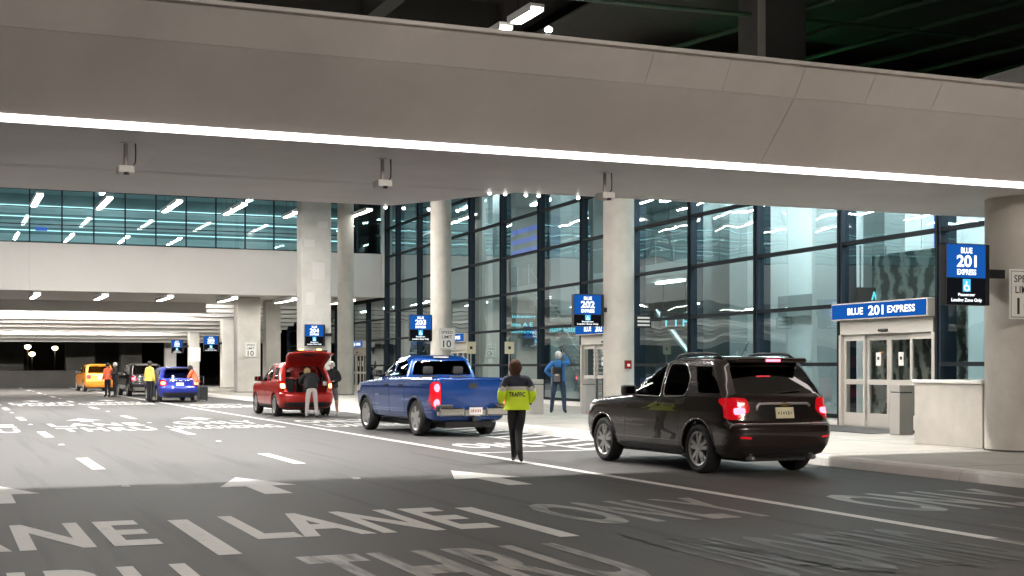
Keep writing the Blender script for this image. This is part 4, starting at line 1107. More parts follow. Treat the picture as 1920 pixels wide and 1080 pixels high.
car('dark_suv', 'dark brown black sport utility car stopped with red brake lights glowing', 'car', SUV_LOC, SUV_RZ, 'paint_black', SUV, SUV_SIDE, SUV_REAR, SUV_FRONT, (-1.40, 1.46), .36, .235,
    tail=suv_tail('brake_lamp', 'plate_cream'), group='cars stopped along the kerb')

# pickup truck
PK = [(.34, -2.48, 2.36, .80, .2, .4), (.40, -2.54, 2.50, .88, .2, .42), (.55, -2.58, 2.62, .93, .16, .42), (.80, -2.60, 2.66, .945, .12, .40), (.98, -2.60, 2.62, .945, .12, .42), (1.03, -2.60, 2.48, .94, .12, .45),
      (1.07, -2.60, 1.95, .935, .12, .42), (1.09, -2.60, 1.45, .93, .12, .40), (1.12, -2.595, 1.10, .925, .12, .35), (1.145, -2.58, .98, .90, .12, .35)]
PKC = [(1.06, -.98, 1.22, .90, .12, .30), (1.14, -.97, 1.04, .885, .12, .30), (1.35, -.92, .70, .81, .14, .28), (1.60, -.85, .32, .715, .16, .26), (1.70, -.80, .14, .67, .18, .25), (1.755, -.70, -.04, .60, .2, .25), (1.78, -.50, -.20, .45, .15, .15)]
def pz(z): return z if z < .5 else .5+(z-.5)*1.24
PK = [(pz(q[0]),)+q[1:] for q in PK]
PKC = [(1.24, -.98, 1.20, .905, .12, .30), (1.30, -.97, 1.04, .90, .12, .30), (1.45, -.93, .76, .855, .14, .28), (1.63, -.87, .40, .79, .16, .26), (1.735, -.82, .18, .745, .18, .25), (1.79, -.72, -.02, .67, .2, .25), (1.815, -.50, -.20, .48, .15, .15)]
PK_SIDE = [round_poly([(.72, 1.33), (.40, 1.56), (.14, 1.70), (-.08, 1.715), (-.08, 1.32)], .05), round_poly([(-.15, 1.32), (-.15, 1.715), (-.62, 1.705), (-.78, 1.56), (-.82, 1.335)], .06)]
PK_REAR = round_poly([(-.74, 1.36), (-.63, 1.68), (.63, 1.68), (.74, 1.36)], .05)
PK_FRONT = round_poly([(-.74, 1.36), (-.62, 1.69), (.62, 1.69), (.74, 1.36)], .06)
def pk_tail(root, sf):
    def ppatch(n_, pts, *a, **k): return patch(n_, [(u, pz(v)) for u, v in pts], *a, **k)
    def poutline(n_, pts, *a, **k): return outline(n_, [(u, pz(v)) for u, v in pts], *a, **k)
    for sd in (-1, 1):
        l = ppatch('tail_light', round_poly([(sd*.76, .60), (sd*.74, .80), (sd*.76, 1.08), (sd*.90, 1.08), (sd*.915, .80), (sd*.90, .58)], .06), 'Y', -1, sf, .018, .04, 'lens_red', root, .05)
        ppatch('tail_light_side', round_poly([(-2.47, .62), (-2.36, .72), (-2.36, 1.02), (-2.47, 1.08)], .03), 'X', sd, sf, .016, .05, 'lens_red', l, .05)
        for z in (.70, .97): ppatch('brake_lamp', [(sd*.83+math.cos(R(a))*.055, z+math.sin(R(a))*.075) for a in range(0, 360, 30)], 'Y', -1, sf, .026, .01, 'brake_lamp', l, .04)
        poutline('door_seam', [(1.10, 1.08), (1.08, .8), (1.0, .5), (.96, .44)], 'X', sd, sf, -.001, .006, 'plastic_black', root, False)
        for yy in (.06, -.88): poutline('door_seam', [(yy, 1.12), (yy, .8), (yy+.02, .46)], 'X', sd, sf, -.001, .006, 'plastic_black', root, False)
        for yy in (.24, -.66): ppatch('door_handle', round_poly([(yy-.10, .985), (yy-.10, 1.02), (yy+.10, 1.02), (yy+.10, .985)], .012), 'X', sd, sf, .022, .012, 'plastic_black', root)
        for yy in (-1.50, 1.68):
            outline('arch_flare', [(yy+math.cos(R(a))*.47, .40+math.sin(R(a))*.47) for a in range(0, 181, 12)], 'X', sd, sf, -.002, .028, 'plastic_black', root, False)
        box('bumper_step', (sd*.70-.18, -2.74, .56), (sd*.70+.18, -2.55, .72), 'plastic_black', root, bev=.03)
        ppatch('headlight', round_poly([(2.1, .86), (2.0, .98), (2.35, .97), (2.45, .88)], .03), 'X', sd, sf, .008, .01, 'lens_white', root)
        ppatch('side_badge', [(.72, .80), (.72, .83), (1.0, .83), (1.0, .80)], 'X', sd, sf, .006, .006, 'chrome', root)
    # tailgate
    tg = ppatch('tailgate', round_poly([(-.735, .60), (-.735, 1.125), (.735, 1.125), (.735, .60)], .03), 'Y', -1, sf, .012, .03, 'paint_blue', root, .1)
    ppatch('tailgate_step', round_poly([(-.70, .685), (-.70, .70), (.70, .70), (.70, .685)], .006), 'Y', -1, sf, .020, .012, 'paint_blue', tg)
    ppatch('tailgate_step', round_poly([(-.70, .80), (-.70, .812), (-.1, .812), (-.1, .80)], .006), 'Y', -1, sf, .018, .012, 'paint_blue', tg)
    ppatch('handle', round_poly([(-.11, .96), (-.11, 1.05), (.11, 1.05), (.11, .96)], .02), 'Y', -1, sf, .018, .01, 'plastic_black', tg)
    poutline('tailgate_lip', [(-.73, 1.118), (0, 1.118), (.73, 1.118)], 'Y', -1, sf, .012, .018, 'paint_blue', tg, False)
    # chrome bumper in sections, plate
    for x0, x1 in ((-.86, -.26), (.26, .86)): box('rear_bumper', (x0, -2.76, .47), (x1, -2.56, .66), 'chrome', root, bev=.035)
    box('rear_bumper_centre', (-.255, -2.74, .46), (.255, -2.56, .62), 'chrome', root, bev=.02)
    p = box('license_plate', (-.155, -2.765, .50), (.155, -2.755, .655), 'plate_white', root)
    for i in range(6): box('plate_print', (-.11+.04*i, -2.768, .55), (-.09+.04*i, -2.7655, .61), 'alarm_red', p)
    tube('exhaust', [(.55, -1.9, .36), (.62, -2.45, .34)], .035, 'steel', root, 8)
    box('hitch', (-.06, -2.72, .36), (.06, -2.4, .44), 'dark_metal', root)
    lathe('spare_wheel', [(.20, .28), (.33, .30), (.33, .44), (.20, .46)], 'rubber', root, 24, loc=(0, -1.95, 0))
    tube('rear_axle', [(-.75, -1.50, .40), (.75, -1.50, .40)], .06, 'dark_metal', root, 8)
    bl = box('brake_bar', (-.18, -.86, 1.745), (.18, -.80, 1.778), 'lens_white', root)
bed = raw_mesh([(x, y, z) for z in (.80, 1.5) for x, y in ((-.80, -2.52), (.80, -2.52), (.80, -1.02), (-.80, -1.02))], [(3, 2, 1, 0), (4, 5, 6, 7), (0, 1, 5, 4), (1, 2, 6, 5), (2, 3, 7, 6), (3, 0, 4, 7)])
PK_LOC = (10.62, 30.45, 0)
car('pickup_truck', 'blue crew cab pickup truck with red tail lights and chrome bumper', 'pickup', PK_LOC, R(3.5), 'paint_blue', PK, PK_SIDE, PK_REAR, PK_FRONT, (-1.50, 1.68), .40, .26,
    tail=pk_tail, cab=PKC, extra=[bed], style=1, trim=False, mirror_y=.70, mirror_z=1.33, group='cars stopped along the kerb')

# red crossover with its tailgate up
RC = [(s[0]*.985, s[1]*.90, s[2]*.90, s[3]*.965, s[4], s[5]) for s in SUV]
def scl(poly, k=.90): return [(y*k, z*.985) for y, z in poly]
RC_SIDE = [scl(p) for p in SUV_SIDE]; RC_FRONT = [(x*.96, z*.985) for x, z in SUV_FRONT]
boot = prism_mesh(round_poly([(-.60, .74), (-.68, 1.05), (-.58, 1.56), (.58, 1.56), (.68, 1.05), (.60, .74)], .06), 'Y', -3, -1.25)
def red_tail(root, sf):
    for sd in (-1, 1):
        l = patch('tail_light', round_poly([(sd*.66, .88), (sd*.70, 1.10), (sd*.82, 1.10), (sd*.84, .84)], .04), 'Y', -1, sf, .014, .03, 'lens_red', root, .05)
        patch('brake_lamp', round_poly([(sd*.69, .88), (sd*.70, 1.02), (sd*.81, 1.02), (sd*.81, .88)], .03), 'Y', -1, sf, .020, .01, 'tail_warm', l, .05)
        outline('door_seam', [(-.16, 1.08), (-.16, .7), (-.16, .40)], 'X', sd, sf, -.001, .005, 'plastic_black', root, False)
        for y in (.0, -.78): patch('door_handle', round_poly([(y-.10, .94), (y-.10, .97), (y+.10, .97), (y+.10, .94)], .012), 'X', sd, sf, .02, .012, 'paint_red', root)
        patch('sill_cladding', round_poly([(-.83, .27), (-.83, .36), (.83, .36), (.83, .27)], .03), 'X', sd, sf, .010, .02, 'plastic_black', root)
        patch('headlight', round_poly([(1.72, .80), (1.55, .92), (1.9, .91), (1.98, .82)], .03), 'X', sd, sf, .008, .01, 'lens_white', root)
        outline('roof_rail', [(-1.35, 1.60), (-1.0, 1.61), (-.6, 1.61), (-.3, 1.60)], 'X', sd, sf, -.01, .02, 'steel', root, False)
    patch('bumper_insert', round_poly([(-.70, .29), (-.72, .45), (.72, .45), (.70, .29)], .03), 'Y', -1, sf, .006, .02, 'plastic_black', root)
    box('boot_floor', (-.62, -1.95, .66), (.62, -1.0, .70), 'seat_dark', root)
    g = empty('tailgate', (0, -1.66, 1.60), 0); g.parent = root
    g.rotation_euler[0] = R(-95)
    # panel hangs down from the hinge before it is swung up
    prof = [(0, 0), (-.05, -.05), (-.16, -.25), (-.30, -.52), (-.36, -.80), (-.34, -.92)]
    vs, fs = [], []; nx = 9
    for (y, z) in prof:
        for i in range(nx):
            x = -1+2*i/(nx-1); hw_ = .60+.10*min(1, -z/.5)
            vs.append((x*hw_, y+.07*x*x, z))
    for j in range(len(prof)-1):
        for i in range(nx-1): fs.append((j*nx+i, j*nx+i+1, (j+1)*nx+i+1, (j+1)*nx+i))
    me = bpy.data.meshes.new('panel'); me.from_pydata(vs, [], fs)
    bm = bmesh.new(); bm.from_mesh(me); bmesh.ops.recalc_face_normals(bm, faces=bm.faces)
    bmesh.ops.solidify(bm, geom=list(bm.faces), thickness=.05); bmesh.ops.recalc_face_normals(bm, faces=bm.faces); bm.to_mesh(me); bm.free()
    wrap('panel', me, 'paint_red', g, True)
    box('window', (-.50, -.215, -.46), (.50, -.205, -.12), 'plastic_black', g, mtx=Matrix.Translation((0, -.04, 0)) @ Matrix.Rotation(R(0), 4, 'X'))
    box('inner_trim', (-.52, .02, -.86), (.52, .05, -.10), 'seat_dark', g, mtx=Matrix.Translation((0, -.10, 0)) @ Matrix.Rotation(R(-20), 4, 'X'))
    for sd in (-1, 1):
        box('gate_lamp', (sd*.28-.07, -.42, -.78), (sd*.28+.07, -.385, -.70), 'tail_warm', g, bev=.01)
        tube('gas_strut', [(sd*.60, -1.60, 1.45), (sd*.62, -2.0, 1.75)], .014, 'dark_metal', root, 6)
car('red_crossover', 'red compact car with its tailgate raised beside two travellers', 'car', (10.42, 43.15, 0), R(.5), 'paint_red', RC, RC_SIDE, None, RC_FRONT, (-1.27, 1.30), .345, .22,
    tail=red_tail, extra=[boot], trim=False, mirror_y=.42, mirror_z=1.1, glass='clear_car_glass', group='cars stopped along the kerb')
# far cars
HB = [(s[0]*.90, s[1]*.93, s[2]*.95, s[3]*.955, s[4], s[5]) for s in SUV]
def far_tail(lampm, platem, trimm=None, z=1.0):
    def f(root, sf):
        for sd in (-1, 1):
            l = patch('tail_light', round_poly([(sd*.55, .82*z), (sd*.58, 1.06*z), (sd*.80, 1.08*z), (sd*.82, .78*z)], .05), 'Y', -1, sf, .014, .03, 'lens_red', root, .06)
            patch('brake_lamp', round_poly([(sd*.62, .86*z), (sd*.62, .99*z), (sd*.78, .99*z), (sd*.78, .85*z)], .04), 'Y', -1, sf, .022, .01, lampm, l, .06)
            patch('sill_cladding', round_poly([(-.83, .25), (-.83, .34), (.83, .34), (.83, .25)], .03), 'X', sd, sf, .010, .02, 'plastic_black', root)
        patch('license_plate', round_poly([(-.16, .80*z), (-.16, .95*z), (.16, .95*z), (.16, .80*z)], .012), 'Y', -1, sf, .014, .01, platem, root)
        patch('bumper_insert', round_poly([(-.70, .30*z), (-.74, .48*z), (.74, .48*z), (.70, .30*z)], .03), 'Y', -1, sf, .006, .02, trimm or 'plastic_black', root)
        outline('chrome_bar', [(-.45, 1.02*z), (0, 1.03*z), (.45, 1.02*z)], 'Y', -1, sf, .006, .018, 'chrome', root, False)
        box('spoiler', (-.55, -2.02*.95, 1.60*z), (.55, -1.75*.93, 1.655*z), trimm or 'plastic_black', root, bev=.02)
    return f
def sc2(poly, ky, kz): return [(y*ky, z*kz) for y, z in poly]
car('blue_hatchback', 'royal blue hatchback with lit tail lights beside a traveller in orange', 'car', (9.45, 61.6, 0), R(1.5), 'paint_royal', HB, [sc2(p, .94, .90) for p in SUV_SIDE], sc2(SUV_REAR, .95, .90), sc2(SUV_FRONT, .95, .90), (-1.30, 1.38), .325, .21,
    hollow=False, tail=far_tail('tail_warm', 'plate_white', z=.90), trim=False, mirror_y=.44, mirror_z=1.0, group='cars stopped along the kerb')
car('dark_wagon', 'dark wagon with a pale bumper next to an attendant in yellow', 'car', (9.75, 74.0, 0), R(2), 'paint_dark', SUV, SUV_SIDE, SUV_REAR, SUV_FRONT, (-1.40, 1.46), .36, .235,
    hollow=False, tail=far_tail('brake_lamp', 'plate_white', 'bin_metal'), trim=True, group='cars stopped along the kerb')
car('orange_suv', 'orange sport utility car farthest along the kerb lane', 'car', (8.9, 88.6, 0), R(3), 'paint_orange', SUV, SUV_SIDE, SUV_REAR, SUV_FRONT, (-1.40, 1.46), .36, .235,
    hollow=False, tail=far_tail('lens_red', 'plate_white', 'paint_orange'), trim=False, group='cars stopped along the kerb')

# ------------------------------------------------------------------ people
mat('skin_tone', (.50, .30, .21), .55); mat('hair_brown', (.075, .036, .022), .85, spec=.2, bump=.6, bscale=80); mat('hair_grey', (.62, .60, .57), .7, bump=.4, bscale=80)
mat('hair_blond', (.45, .30, .14), .6, bump=.5, bscale=80); mat('hair_black', (.012, .010, .009), .6)
mat('cloth_black', (.012, .012, .014), .85, bump=.4, bscale=12); mat('cloth_navy', (.025, .028, .045), .85, bump=.4, bscale=12); mat('cloth_lime', (.72, .93, .03), .7, bump=.5, bscale=9, emit=(.5, .85, .02), es=.0)
mat('cloth_silver', (.55, .54, .50), .5); mat('cloth_blue', (.03, .17, .46), .8, bump=.4, bscale=12); mat('cloth_denim', (.035, .06, .11), .85, bump=.4, bscale=12)
mat('cloth_pale', (.55, .47, .46), .85, bump=.4, bscale=12); mat('cloth_grey', (.16, .14, .14), .85, bump=.4, bscale=12); mat('cloth_orange', (.75, .14, .06), .8); mat('cloth_yellow', (.72, .55, .10), .8)
mat('shoe_black', (.012, .012, .012), .5); mat('shoe_white', (.6, .58, .55), .6); mat('mask_white', (.7, .7, .7), .8); mat('red_dark', (.15, .012, .012), .6)

def skin_mesh(nodes, edges, root, sub=2):
    names = list(nodes); me = bpy.data.meshes.new('shape')
    me.from_pydata([nodes[n][0] for n in names], [(names.index(a), names.index(b)) for a, b in edges], [])
    o = bpy.data.objects.new('shape', me); col.objects.link(o)
    md = o.modifiers.new('skin', 'SKIN'); md.use_smooth_shade = True; md.branch_smoothing = .6
    for i, n in enumerate(names):
        r = nodes[n][1]; r = r if isinstance(r, tuple) else (r, r)
        sv = me.skin_vertices[0].data[i]; sv.radius = r; sv.use_root = (n == root)
    s = o.modifiers.new('sub', 'SUBSURF'); s.levels = sub; s.render_levels = sub
    bpy.context.view_layer.update()
    res = bpy.data.meshes.new_from_object(o.evaluated_get(bpy.context.evaluated_depsgraph_get()))
    bpy.data.objects.remove(o); res.materials.clear()
    return res
def seg_dist(p, a, b):
    ab = b-a; t = max(0, min(1, (p-a).dot(ab)/max(1e-9, ab.length_squared))); return (p-(a+ab*t)).length
def person(label, loc, rz, J, mats, hair, H=1.7, group=None, hairlen=0., shorts=False, fingers=True, bulk=1.0, cap=None):
    """J overrides joint places of a standing figure of height 1.7 that faces +y (x to its right)"""
    root = empty('person', loc, rz, label=label, cat='person', group=group)
    P = {'pelvis': (0, 0, .93), 'waist': (0, .0, 1.06), 'chest': (0, .01, 1.24), 'collar': (0, -.005, 1.39), 'neck': (0, .0, 1.45), 'chin': (0, .035, 1.51), 'head': (0, .02, 1.585), 'crown': (0, .0, 1.64)}
    for s, n in ((-1, 'l'), (1, 'r')):
        P.update({n+'shoulder': (s*.17, -.01, 1.385), n+'elbow': (s*.235, -.03, 1.10), n+'wrist': (s*.255, .06, .86), n+'palm': (s*.258, .085, .80),
                  n+'hip': (s*.09, 0, .88), n+'knee': (s*.10, .02, .48), n+'ankle': (s*.10, -.02, .09), n+'ball': (s*.115, .10, .035), n+'toe': (s*.12, .17, .03)})
    P.update(J)
    P = {k: Vector(v) for k, v in P.items()}; K = H/1.7
    rad = {'pelvis': (.155*bulk, .115*bulk), 'waist': (.14*bulk, .105*bulk), 'chest': (.155*bulk, .115*bulk), 'collar': (.10, .08), 'neck': .052, 'chin': (.062, .075), 'head': (.078, .098), 'crown': (.055, .07)}
    for n in 'lr':
        rad.update({n+'shoulder': .062*bulk, n+'elbow': .045*bulk, n+'wrist': .028, n+'palm': (.036, .018), n+'hip': .092*bulk, n+'knee': .062*bulk, n+'ankle': .056, n+'ball': (.050, .040), n+'toe': (.042, .028)})
    E_ = [('pelvis', 'waist'), ('waist', 'chest'), ('chest', 'collar'), ('collar', 'neck'), ('neck', 'chin'), ('chin', 'head'), ('head', 'crown')]
    for n in 'lr':
        E_ += [('collar', n+'shoulder'), (n+'shoulder', n+'elbow'), (n+'elbow', n+'wrist'), (n+'wrist', n+'palm'), ('pelvis', n+'hip'), (n+'hip', n+'knee'), (n+'knee', n+'ankle'), (n+'ankle', n+'ball'), (n+'ball', n+'toe')]
        if fingers:
            d = (P[n+'palm']-P[n+'wrist']).normalized(); sx = Vector((0, 1, 0)) if abs(d.y) < .8 else Vector((1, 0, 0))
            u = (sx-d*sx.dot(d)).normalized(); inw = d.cross(u)*(1 if n == 'l' else -1)
            for i, (off, ln) in enumerate(((-.027, .062), (-.009, .075), (.009, .080), (.027, .070))):
                b = P[n+'palm']+d*.018+u*off; m_ = b+d*ln*.55; t_ = m_+d*ln*.40+inw*ln*.28
                P[n+'f%da' % i] = m_; P[n+'f%db' % i] = t_; rad[n+'f%da' % i] = .0095; rad[n+'f%db' % i] = .008
                E_ += [(n+'palm', n+'f%da' % i), (n+'f%da' % i, n+'f%db' % i)]
            b = P[n+'wrist']*.45+P[n+'palm']*.55+u*.032; t_ = b+u*.022+d*.035; P[n+'t'] = t_; rad[n+'t'] = .010; E_ += [(n+'palm', n+'t')]
    nose = P['head']+Vector((0, .112, -.02))
    nodes = {k: (tuple(P[k]*K), tuple(r*K for r in rad[k]) if isinstance(rad[k], tuple) else rad[k]*K) for k in P}
    me = skin_mesh(nodes, E_, 'pelvis')
    bones = {'torso': [('waist', 'chest'), ('chest', 'collar')], 'head': [('neck', 'chin'), ('chin', 'head'), ('head', 'crown')],
             'sleeve': [], 'hand': [], 'thigh': [], 'calf': [], 'foot': []}
    for n in 'lr':
        bones['sleeve'] += [('collar', n+'shoulder'), (n+'shoulder', n+'elbow'), (n+'elbow', n+'wrist')]
        bones['hand'] += [(n+'palm', n+'palm')]+([(n+'f2a', n+'f2b'), (n+'f0a', n+'f0b'), (n+'t', n+'t')] if fingers else [])
        bones['thigh'] += [('pelvis', 'pelvis'), ('pelvis', n+'hip'), (n+'hip', n+'knee')]; bones['calf'] += [(n+'knee', n+'ankle')]; bones['foot'] += [(n+'ankle', n+'ball'), (n+'ball', n+'toe')]
    ml = sorted(set(mats.values())); idx = {k: ml.index(v) for k, v in mats.items()}
    fm = []
    for p in me.polygons:
        c = p.center/K; best = min(((seg_dist(c, P[a], P[b])-(.06 if k == 'torso' else (.05 if a == b and k == 'thigh' else 0)), k) for k, l in bones.items() for a, b in l))[1]
        fm.append(idx[best])
    wrap('body', me, ml, root, True, fm=fm)
    # face: nose, eyes, brows, mouth, ears; hair shell
    hd = P['head']*K
    fd = Vector((P['head'].x-P['neck'].x, 0, 0))
    face = empty('face', tuple(hd)); face.parent = root
    yaw = mats.get('_yaw', 0)
    tube('nose', [(0, .085*K, .015*K), (0, .118*K, -.022*K), (0, .098*K, -.032*K)], .013*K, mats['head'], face, 6)
    for s in (-1, 1):
        lathe('eye', [(.004, .0), (.012, .004), (.004, .009)], 'shoe_white', face, 8, loc=(s*.032*K, .085*K, .012*K)); lathe('iris', [(.003, .0), (.006, .006), (.002, .011)], 'hair_black', face, 8, loc=(s*.032*K, .094*K, .012*K))
        tube('ear', [(s*.080*K, 0, .02*K), (s*.092*K, -.008*K, .0), (s*.078*K, 0, -.035*K)], .012*K, mats['head'], face, 6)
    tube('mouth', [(-.024*K, .092*K, -.065*K), (0, .098*K, -.067*K), (.024*K, .092*K, -.065*K)], .006*K, 'red_dark', face, 5)
    bm = bmesh.new(); bmesh.ops.create_icosphere(bm, subdivisions=3, radius=1)
    rnd = random.Random(len(label))
    for v in bm.verts:
        x, y, z = v.co
        front = y > .25 and z < .55
        rr = 1.0 if not front else .80
        n_ = 1+.05*math.sin(9*x+4*z)+.04*math.sin(13*y+7*x)
        zz = z*.118 if z > 0 else z*(.095+hairlen)
        taper = 1.0 if z > -.2 else 1.0+.12*min(1, hairlen*3)
        v.co = (x*.106*rr*n_*taper, y*.122*rr*n_-.014, zz+.018)
        v.co *= K
    o = done(bm, 'hair', hair, root, True); o.location = hd
    if cap:
        bm = bmesh.new(); bmesh.ops.create_icosphere(bm, subdivisions=3, radius=1)
        for v in bm.verts: v.co = (v.co.x*.102*K, v.co.y*.120*K-.012, max(-.02, v.co.z)*.115*K+.035)
        o = done(bm, 'cap', cap, root, True); o.location = hd
    return root, P, K, face
def jacket(root, P, K, bands, length=.78, flare=1.1, name='jacket', sleeve=1.35, hood=False):
    """outer garment over the same joints; bands = [(z from the top, material)]"""
    g = {k: P[k] for k in ('waist', 'chest', 'collar', 'lshoulder', 'rshoulder', 'lelbow', 'relbow', 'lwrist', 'rwrist')}
    g['hem'] = P['waist']+(P['pelvis']-P['waist']).normalized()*(length); g['neck2'] = P['neck']+Vector((0, -.005, -.01))
    rad = {'hem': (.19*flare, .15*flare), 'waist': (.195*flare, .15*flare), 'chest': (.195, .15), 'collar': (.13, .11), 'neck2': .075}
    for n in 'lr': rad.update({n+'shoulder': .092, n+'elbow': .064*sleeve/1.2, n+'wrist': .05*sleeve/1.2}); g[n+'wrist'] = P[n+'elbow']+(P[n+'wrist']-P[n+'elbow'])*.93
    E_ = [('hem', 'waist'), ('waist', 'chest'), ('chest', 'collar'), ('collar', 'neck2')]
    for n in 'lr': E_ += [('collar', n+'shoulder'), (n+'shoulder', n+'elbow'), (n+'elbow', n+'wrist')]
    nodes = {k: (tuple(g[k]*K), tuple(r*K for r in rad[k]) if isinstance(rad[k], tuple) else rad[k]*K) for k in g}
    me = skin_mesh(nodes, E_, 'waist')
    ml = sorted({m for _, m in bands}); fm = []
    for p in me.polygons:
        z = p.center.z/K; mm = bands[-1][1]
        for zt, m_ in bands:
            if z > zt: mm = m_; break
        fm.append(ml.index(mm))
    o = wrap(name, me, ml, root, True, fm=fm)
    return o, me
base = dict(head='skin_tone', hand='skin_tone')
# attendant walking up the lane line, back to us
vl = gp(969, 866)
r_, P_, K_, _ = person('attendant in a lime and navy high visibility jacket walking on the edge line', (vl[0], vl[1], 0), R(-20),
   {'pelvis': (0, 0, .93), 'lhip': (-.09, 0, .88), 'rhip': (.09, 0, .88), 'lknee': (-.055, .17, .50), 'lankle': (-.03, .20, .10), 'lball': (-.04, .32, .04), 'ltoe': (-.045, .39, .04),
    'rknee': (.03, .02, .49), 'rankle': (.035, -.27, .16), 'rball': (.06, -.19, .055), 'rtoe': (.07, -.12, .035),
    'lelbow': (-.27, -.06, 1.12), 'lwrist': (-.25, .16, .97), 'lpalm': (-.235, .22, .95), 'relbow': (.27, -.05, 1.12), 'rwrist': (.24, .16, .98), 'rpalm': (.225, .22, .96),
    'chin': (-.02, .05, 1.505), 'head': (-.025, .04, 1.575), 'crown': (-.025, .02, 1.63)},
   dict(base, torso='cloth_navy', sleeve='cloth_navy', thigh='cloth_black', calf='cloth_black', foot='shoe_black'), 'hair_brown', 1.66, hairlen=.10, bulk=1.12)
jk, jme = jacket(r_, P_, K_, [(1.245, 'cloth_navy'), (1.185, 'cloth_silver'), (.3, 'cloth_lime')], .17, 1.12)
tm = text_mesh('TRAFFIC', .075, .27, .03)
jb = BVHTree.FromPolygons([v.co.copy() for v in jme.vertices], [tuple(p.vertices) for p in jme.polygons])
for v in tm.vertices:
    x, z = v.co.x, v.co.y+1.085*K_
    h = jb.ray_cast(Vector((x, -2, z)), Vector((0, 1, 0)))[0]
    v.co = (x, (h.y if h is not None else -.16)-.006, z)
wrap('lettering', tm, 'text_black', r_)
# person in blue photographing the hall
bl = gp(1047, 774, .148)
r_, P_, K_, _ = person('person in blue shirt with a dark backpack holding a phone up to the glass', (bl[0], bl[1], .148), R(-32),
   {'lelbow': (-.36, -.08, 1.17), 'lwrist': (-.20, .04, 1.02), 'lpalm': (-.155, .06, 1.0), 'relbow': (.28, .16, 1.38), 'rwrist': (.15, .22, 1.60), 'rpalm': (.12, .225, 1.65),
    'lhip': (-.11, 0, .88), 'rhip': (.11, 0, .88), 'lknee': (-.16, .02, .48), 'lankle': (-.19, -.02, .09), 'lball': (-.22, .10, .035), 'ltoe': (-.23, .17, .03), 'rknee': (.15, .02, .48), 'rankle': (.17, -.02, .09), 'rball': (.19, .10, .035), 'rtoe': (.20, .17, .03)},
   dict(base, torso='cloth_blue', sleeve='cloth_blue', thigh='cloth_denim', calf='cloth_denim', foot='shoe_black'), 'hair_grey', 1.84, bulk=1.2, cap='mask_white')
jacket(r_, P_, K_, [(.2, 'cloth_blue')], .14, 1.0, 'shirt', 1.1)
bp = empty('backpack', (0, -.24, 1.12)); bp.parent = r_
box('bag', (-.15, -.10, -.22), (.15, .08, .26), 'cloth_black', bp, bev=.06, smooth=True); box('pocket', (-.10, -.135, -.18), (.10, -.09, .06), 'cloth_grey', bp, bev=.03, smooth=True)
box('badge', (-.05, -.139, .0), (.05, -.1355, .05), 'cloth_silver', bp)
for s in (-1, 1): tube('strap', [(s*.11, .06, .22), (s*.13, .10, .36), (s*.12, .22, .40), (s*.12, .36, .25)], .022, 'cloth_black', bp, 6)
ph = empty('phone', (0, 0, 0)); ph.parent = r_; ph.location = Vector((.06, .27, 1.70))*K_
box('case', (-.09, -.006, -.045), (.07, .006, .045), 'plastic_black', ph, bev=.004); box('screen', (-.08, -.0075, -.038), (.06, -.0062, .038), 'screen_dark', ph)
# traveller leaning into the raised boot
a = gp(566, 781)
r_, P_, K_, _ = person('traveller in black jacket and pale trousers leaning into the red boot', (a[0]+.05, a[1]-1.0, 0), R(-6),
   {'pelvis': (0, -.05, .93), 'waist': (0, .02, 1.06), 'chest': (-.02, .16, 1.20), 'collar': (-.03, .27, 1.31), 'neck': (-.04, .32, 1.36), 'chin': (-.06, .39, 1.38), 'head': (-.08, .43, 1.42), 'crown': (-.09, .46, 1.46),
    'lshoulder': (-.20, .24, 1.30), 'rshoulder': (.14, .24, 1.31), 'lelbow': (-.30, .40, 1.12), 'lwrist': (-.24, .60, 1.04), 'lpalm': (-.22, .66, 1.03), 'relbow': (.26, .42, 1.12), 'rwrist': (.20, .62, 1.04), 'rpalm': (.18, .68, 1.03),
    'lhip': (-.09, -.05, .88), 'rhip': (.09, -.05, .88), 'lknee': (-.13, .0, .47), 'lankle': (-.16, -.04, .09), 'lball': (-.17, .08, .035), 'ltoe': (-.18, .15, .03), 'rknee': (.13, .0, .47), 'rankle': (.15, -.04, .09), 'rball': (.16, .08, .035), 'rtoe': (.17, .15, .03)},
   dict(base, torso='cloth_black', sleeve='cloth_black', thigh='cloth_pale', calf='cloth_pale', foot='shoe_black'), 'hair_blond', 1.66, hairlen=.04, bulk=1.12)
jacket(r_, P_, K_, [(.2, 'cloth_black')], .20, 1.12)
a = gp(622, 779)
r_, P_, K_, f_ = person('traveller in black top and grey shorts standing beside the red car', (a[0], a[1], 0), R(160),
   {'lelbow': (-.27, .05, 1.14), 'lwrist': (-.12, .22, 1.08), 'lpalm': (-.07, .25, 1.08), 'relbow': (.27, .0, 1.12), 'rwrist': (.24, .18, .98), 'rpalm': (.22, .23, .96),
    'lknee': (-.15, .02, .48), 'lankle': (-.17, -.02, .09), 'lball': (-.18, .10, .035), 'ltoe': (-.19, .17, .03), 'rknee': (.15, .02, .48), 'rankle': (.17, -.02, .09), 'rball': (.18, .10, .035), 'rtoe': (.19, .17, .03)},
   dict(base, torso='cloth_black', sleeve='cloth_black', thigh='cloth_grey', calf='skin_tone', foot='shoe_white'), 'hair_grey', 1.70, bulk=1.12)
jacket(r_, P_, K_, [(.2, 'cloth_black')], .16, 1.05)
box('face_mask', (-.045, .082, -.10), (.045, .118, -.025), 'mask_white', f_, bev=.02)
box('paper', (.10, .24, .94), (.26, .25, 1.08), 'mask_white', r_)
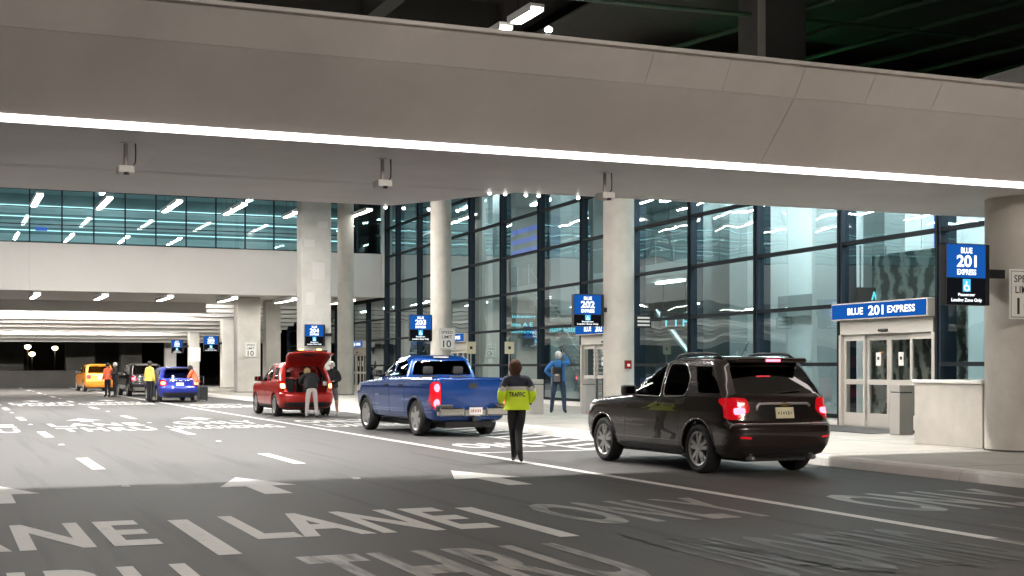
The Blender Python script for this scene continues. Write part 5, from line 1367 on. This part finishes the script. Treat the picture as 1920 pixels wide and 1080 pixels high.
# people farther along the kerb
def far_person(px, py, label, top, legs, hair, rz, H=1.7, J={}):
    a = gp(px, py); r_, P_, K_, _ = person(label, (a[0], a[1], 0), R(rz), J, dict(base, torso=top, sleeve=top, thigh=legs, calf=legs, foot='shoe_black'), hair, H, bulk=1.15)
    jacket(r_, P_, K_, [(.2, top)], .14, 1.05)
far_person(202, 744, 'person in a salmon top and dark trousers between orange and dark cars', 'cloth_orange', 'cloth_black', 'hair_black', 30, 1.72, {'relbow': (.30, .10, 1.15), 'rwrist': (.30, .30, 1.05), 'rpalm': (.30, .36, 1.04)})
far_person(216, 744, 'person all in black beside the person in salmon', 'cloth_black', 'cloth_black', 'hair_grey', 100, 1.74, {'lelbow': (-.30, .10, 1.15), 'lwrist': (-.26, .30, 1.10), 'lpalm': (-.25, .36, 1.10)})
far_person(281, 754, 'attendant in a yellow top standing left of the royal blue car', 'cloth_yellow', 'cloth_black', 'hair_black', -60, 1.78)
far_person(367, 754, 'traveller in an orange top bending beside the royal blue car', 'cloth_orange', 'cloth_grey', 'hair_black', 60, 1.68,
    {'chest': (0, .10, 1.21), 'collar': (0, .17, 1.33), 'neck': (0, .21, 1.39), 'chin': (0, .27, 1.43), 'head': (0, .28, 1.49), 'crown': (0, .28, 1.55), 'lshoulder': (-.17, .15, 1.32), 'rshoulder': (.17, .15, 1.32), 'lelbow': (-.24, .25, 1.06), 'lwrist': (-.20, .42, .95), 'lpalm': (-.19, .47, .94), 'relbow': (.24, .25, 1.06), 'rwrist': (.20, .42, .95), 'rpalm': (.19, .47, .94)})
x, y, _ = gp(380, 752, .148)
sc_ = empty('suitcase', (x, y, .148), R(20), label='dark upright suitcase on the pavement beside the traveller in orange', cat='suitcase')
box('shell', (-.19, -.12, .05), (.19, .12, .60), 'cloth_black', sc_, bev=.05)
for s in (-1, 1):
    tube('handle_bar', [(s*.10, .10, .66), (s*.10, .10, 1.0)], .01, 'steel', sc_, 6); lathe('castor', [(.025, -.02), (.025, .02)], 'rubber', sc_, 10, 'X', loc=(s*.17, 0, .028))
tube('handle_grip', [(-.11, .10, 1.0), (.11, .10, 1.0)], .016, 'plastic_black', sc_, 6)
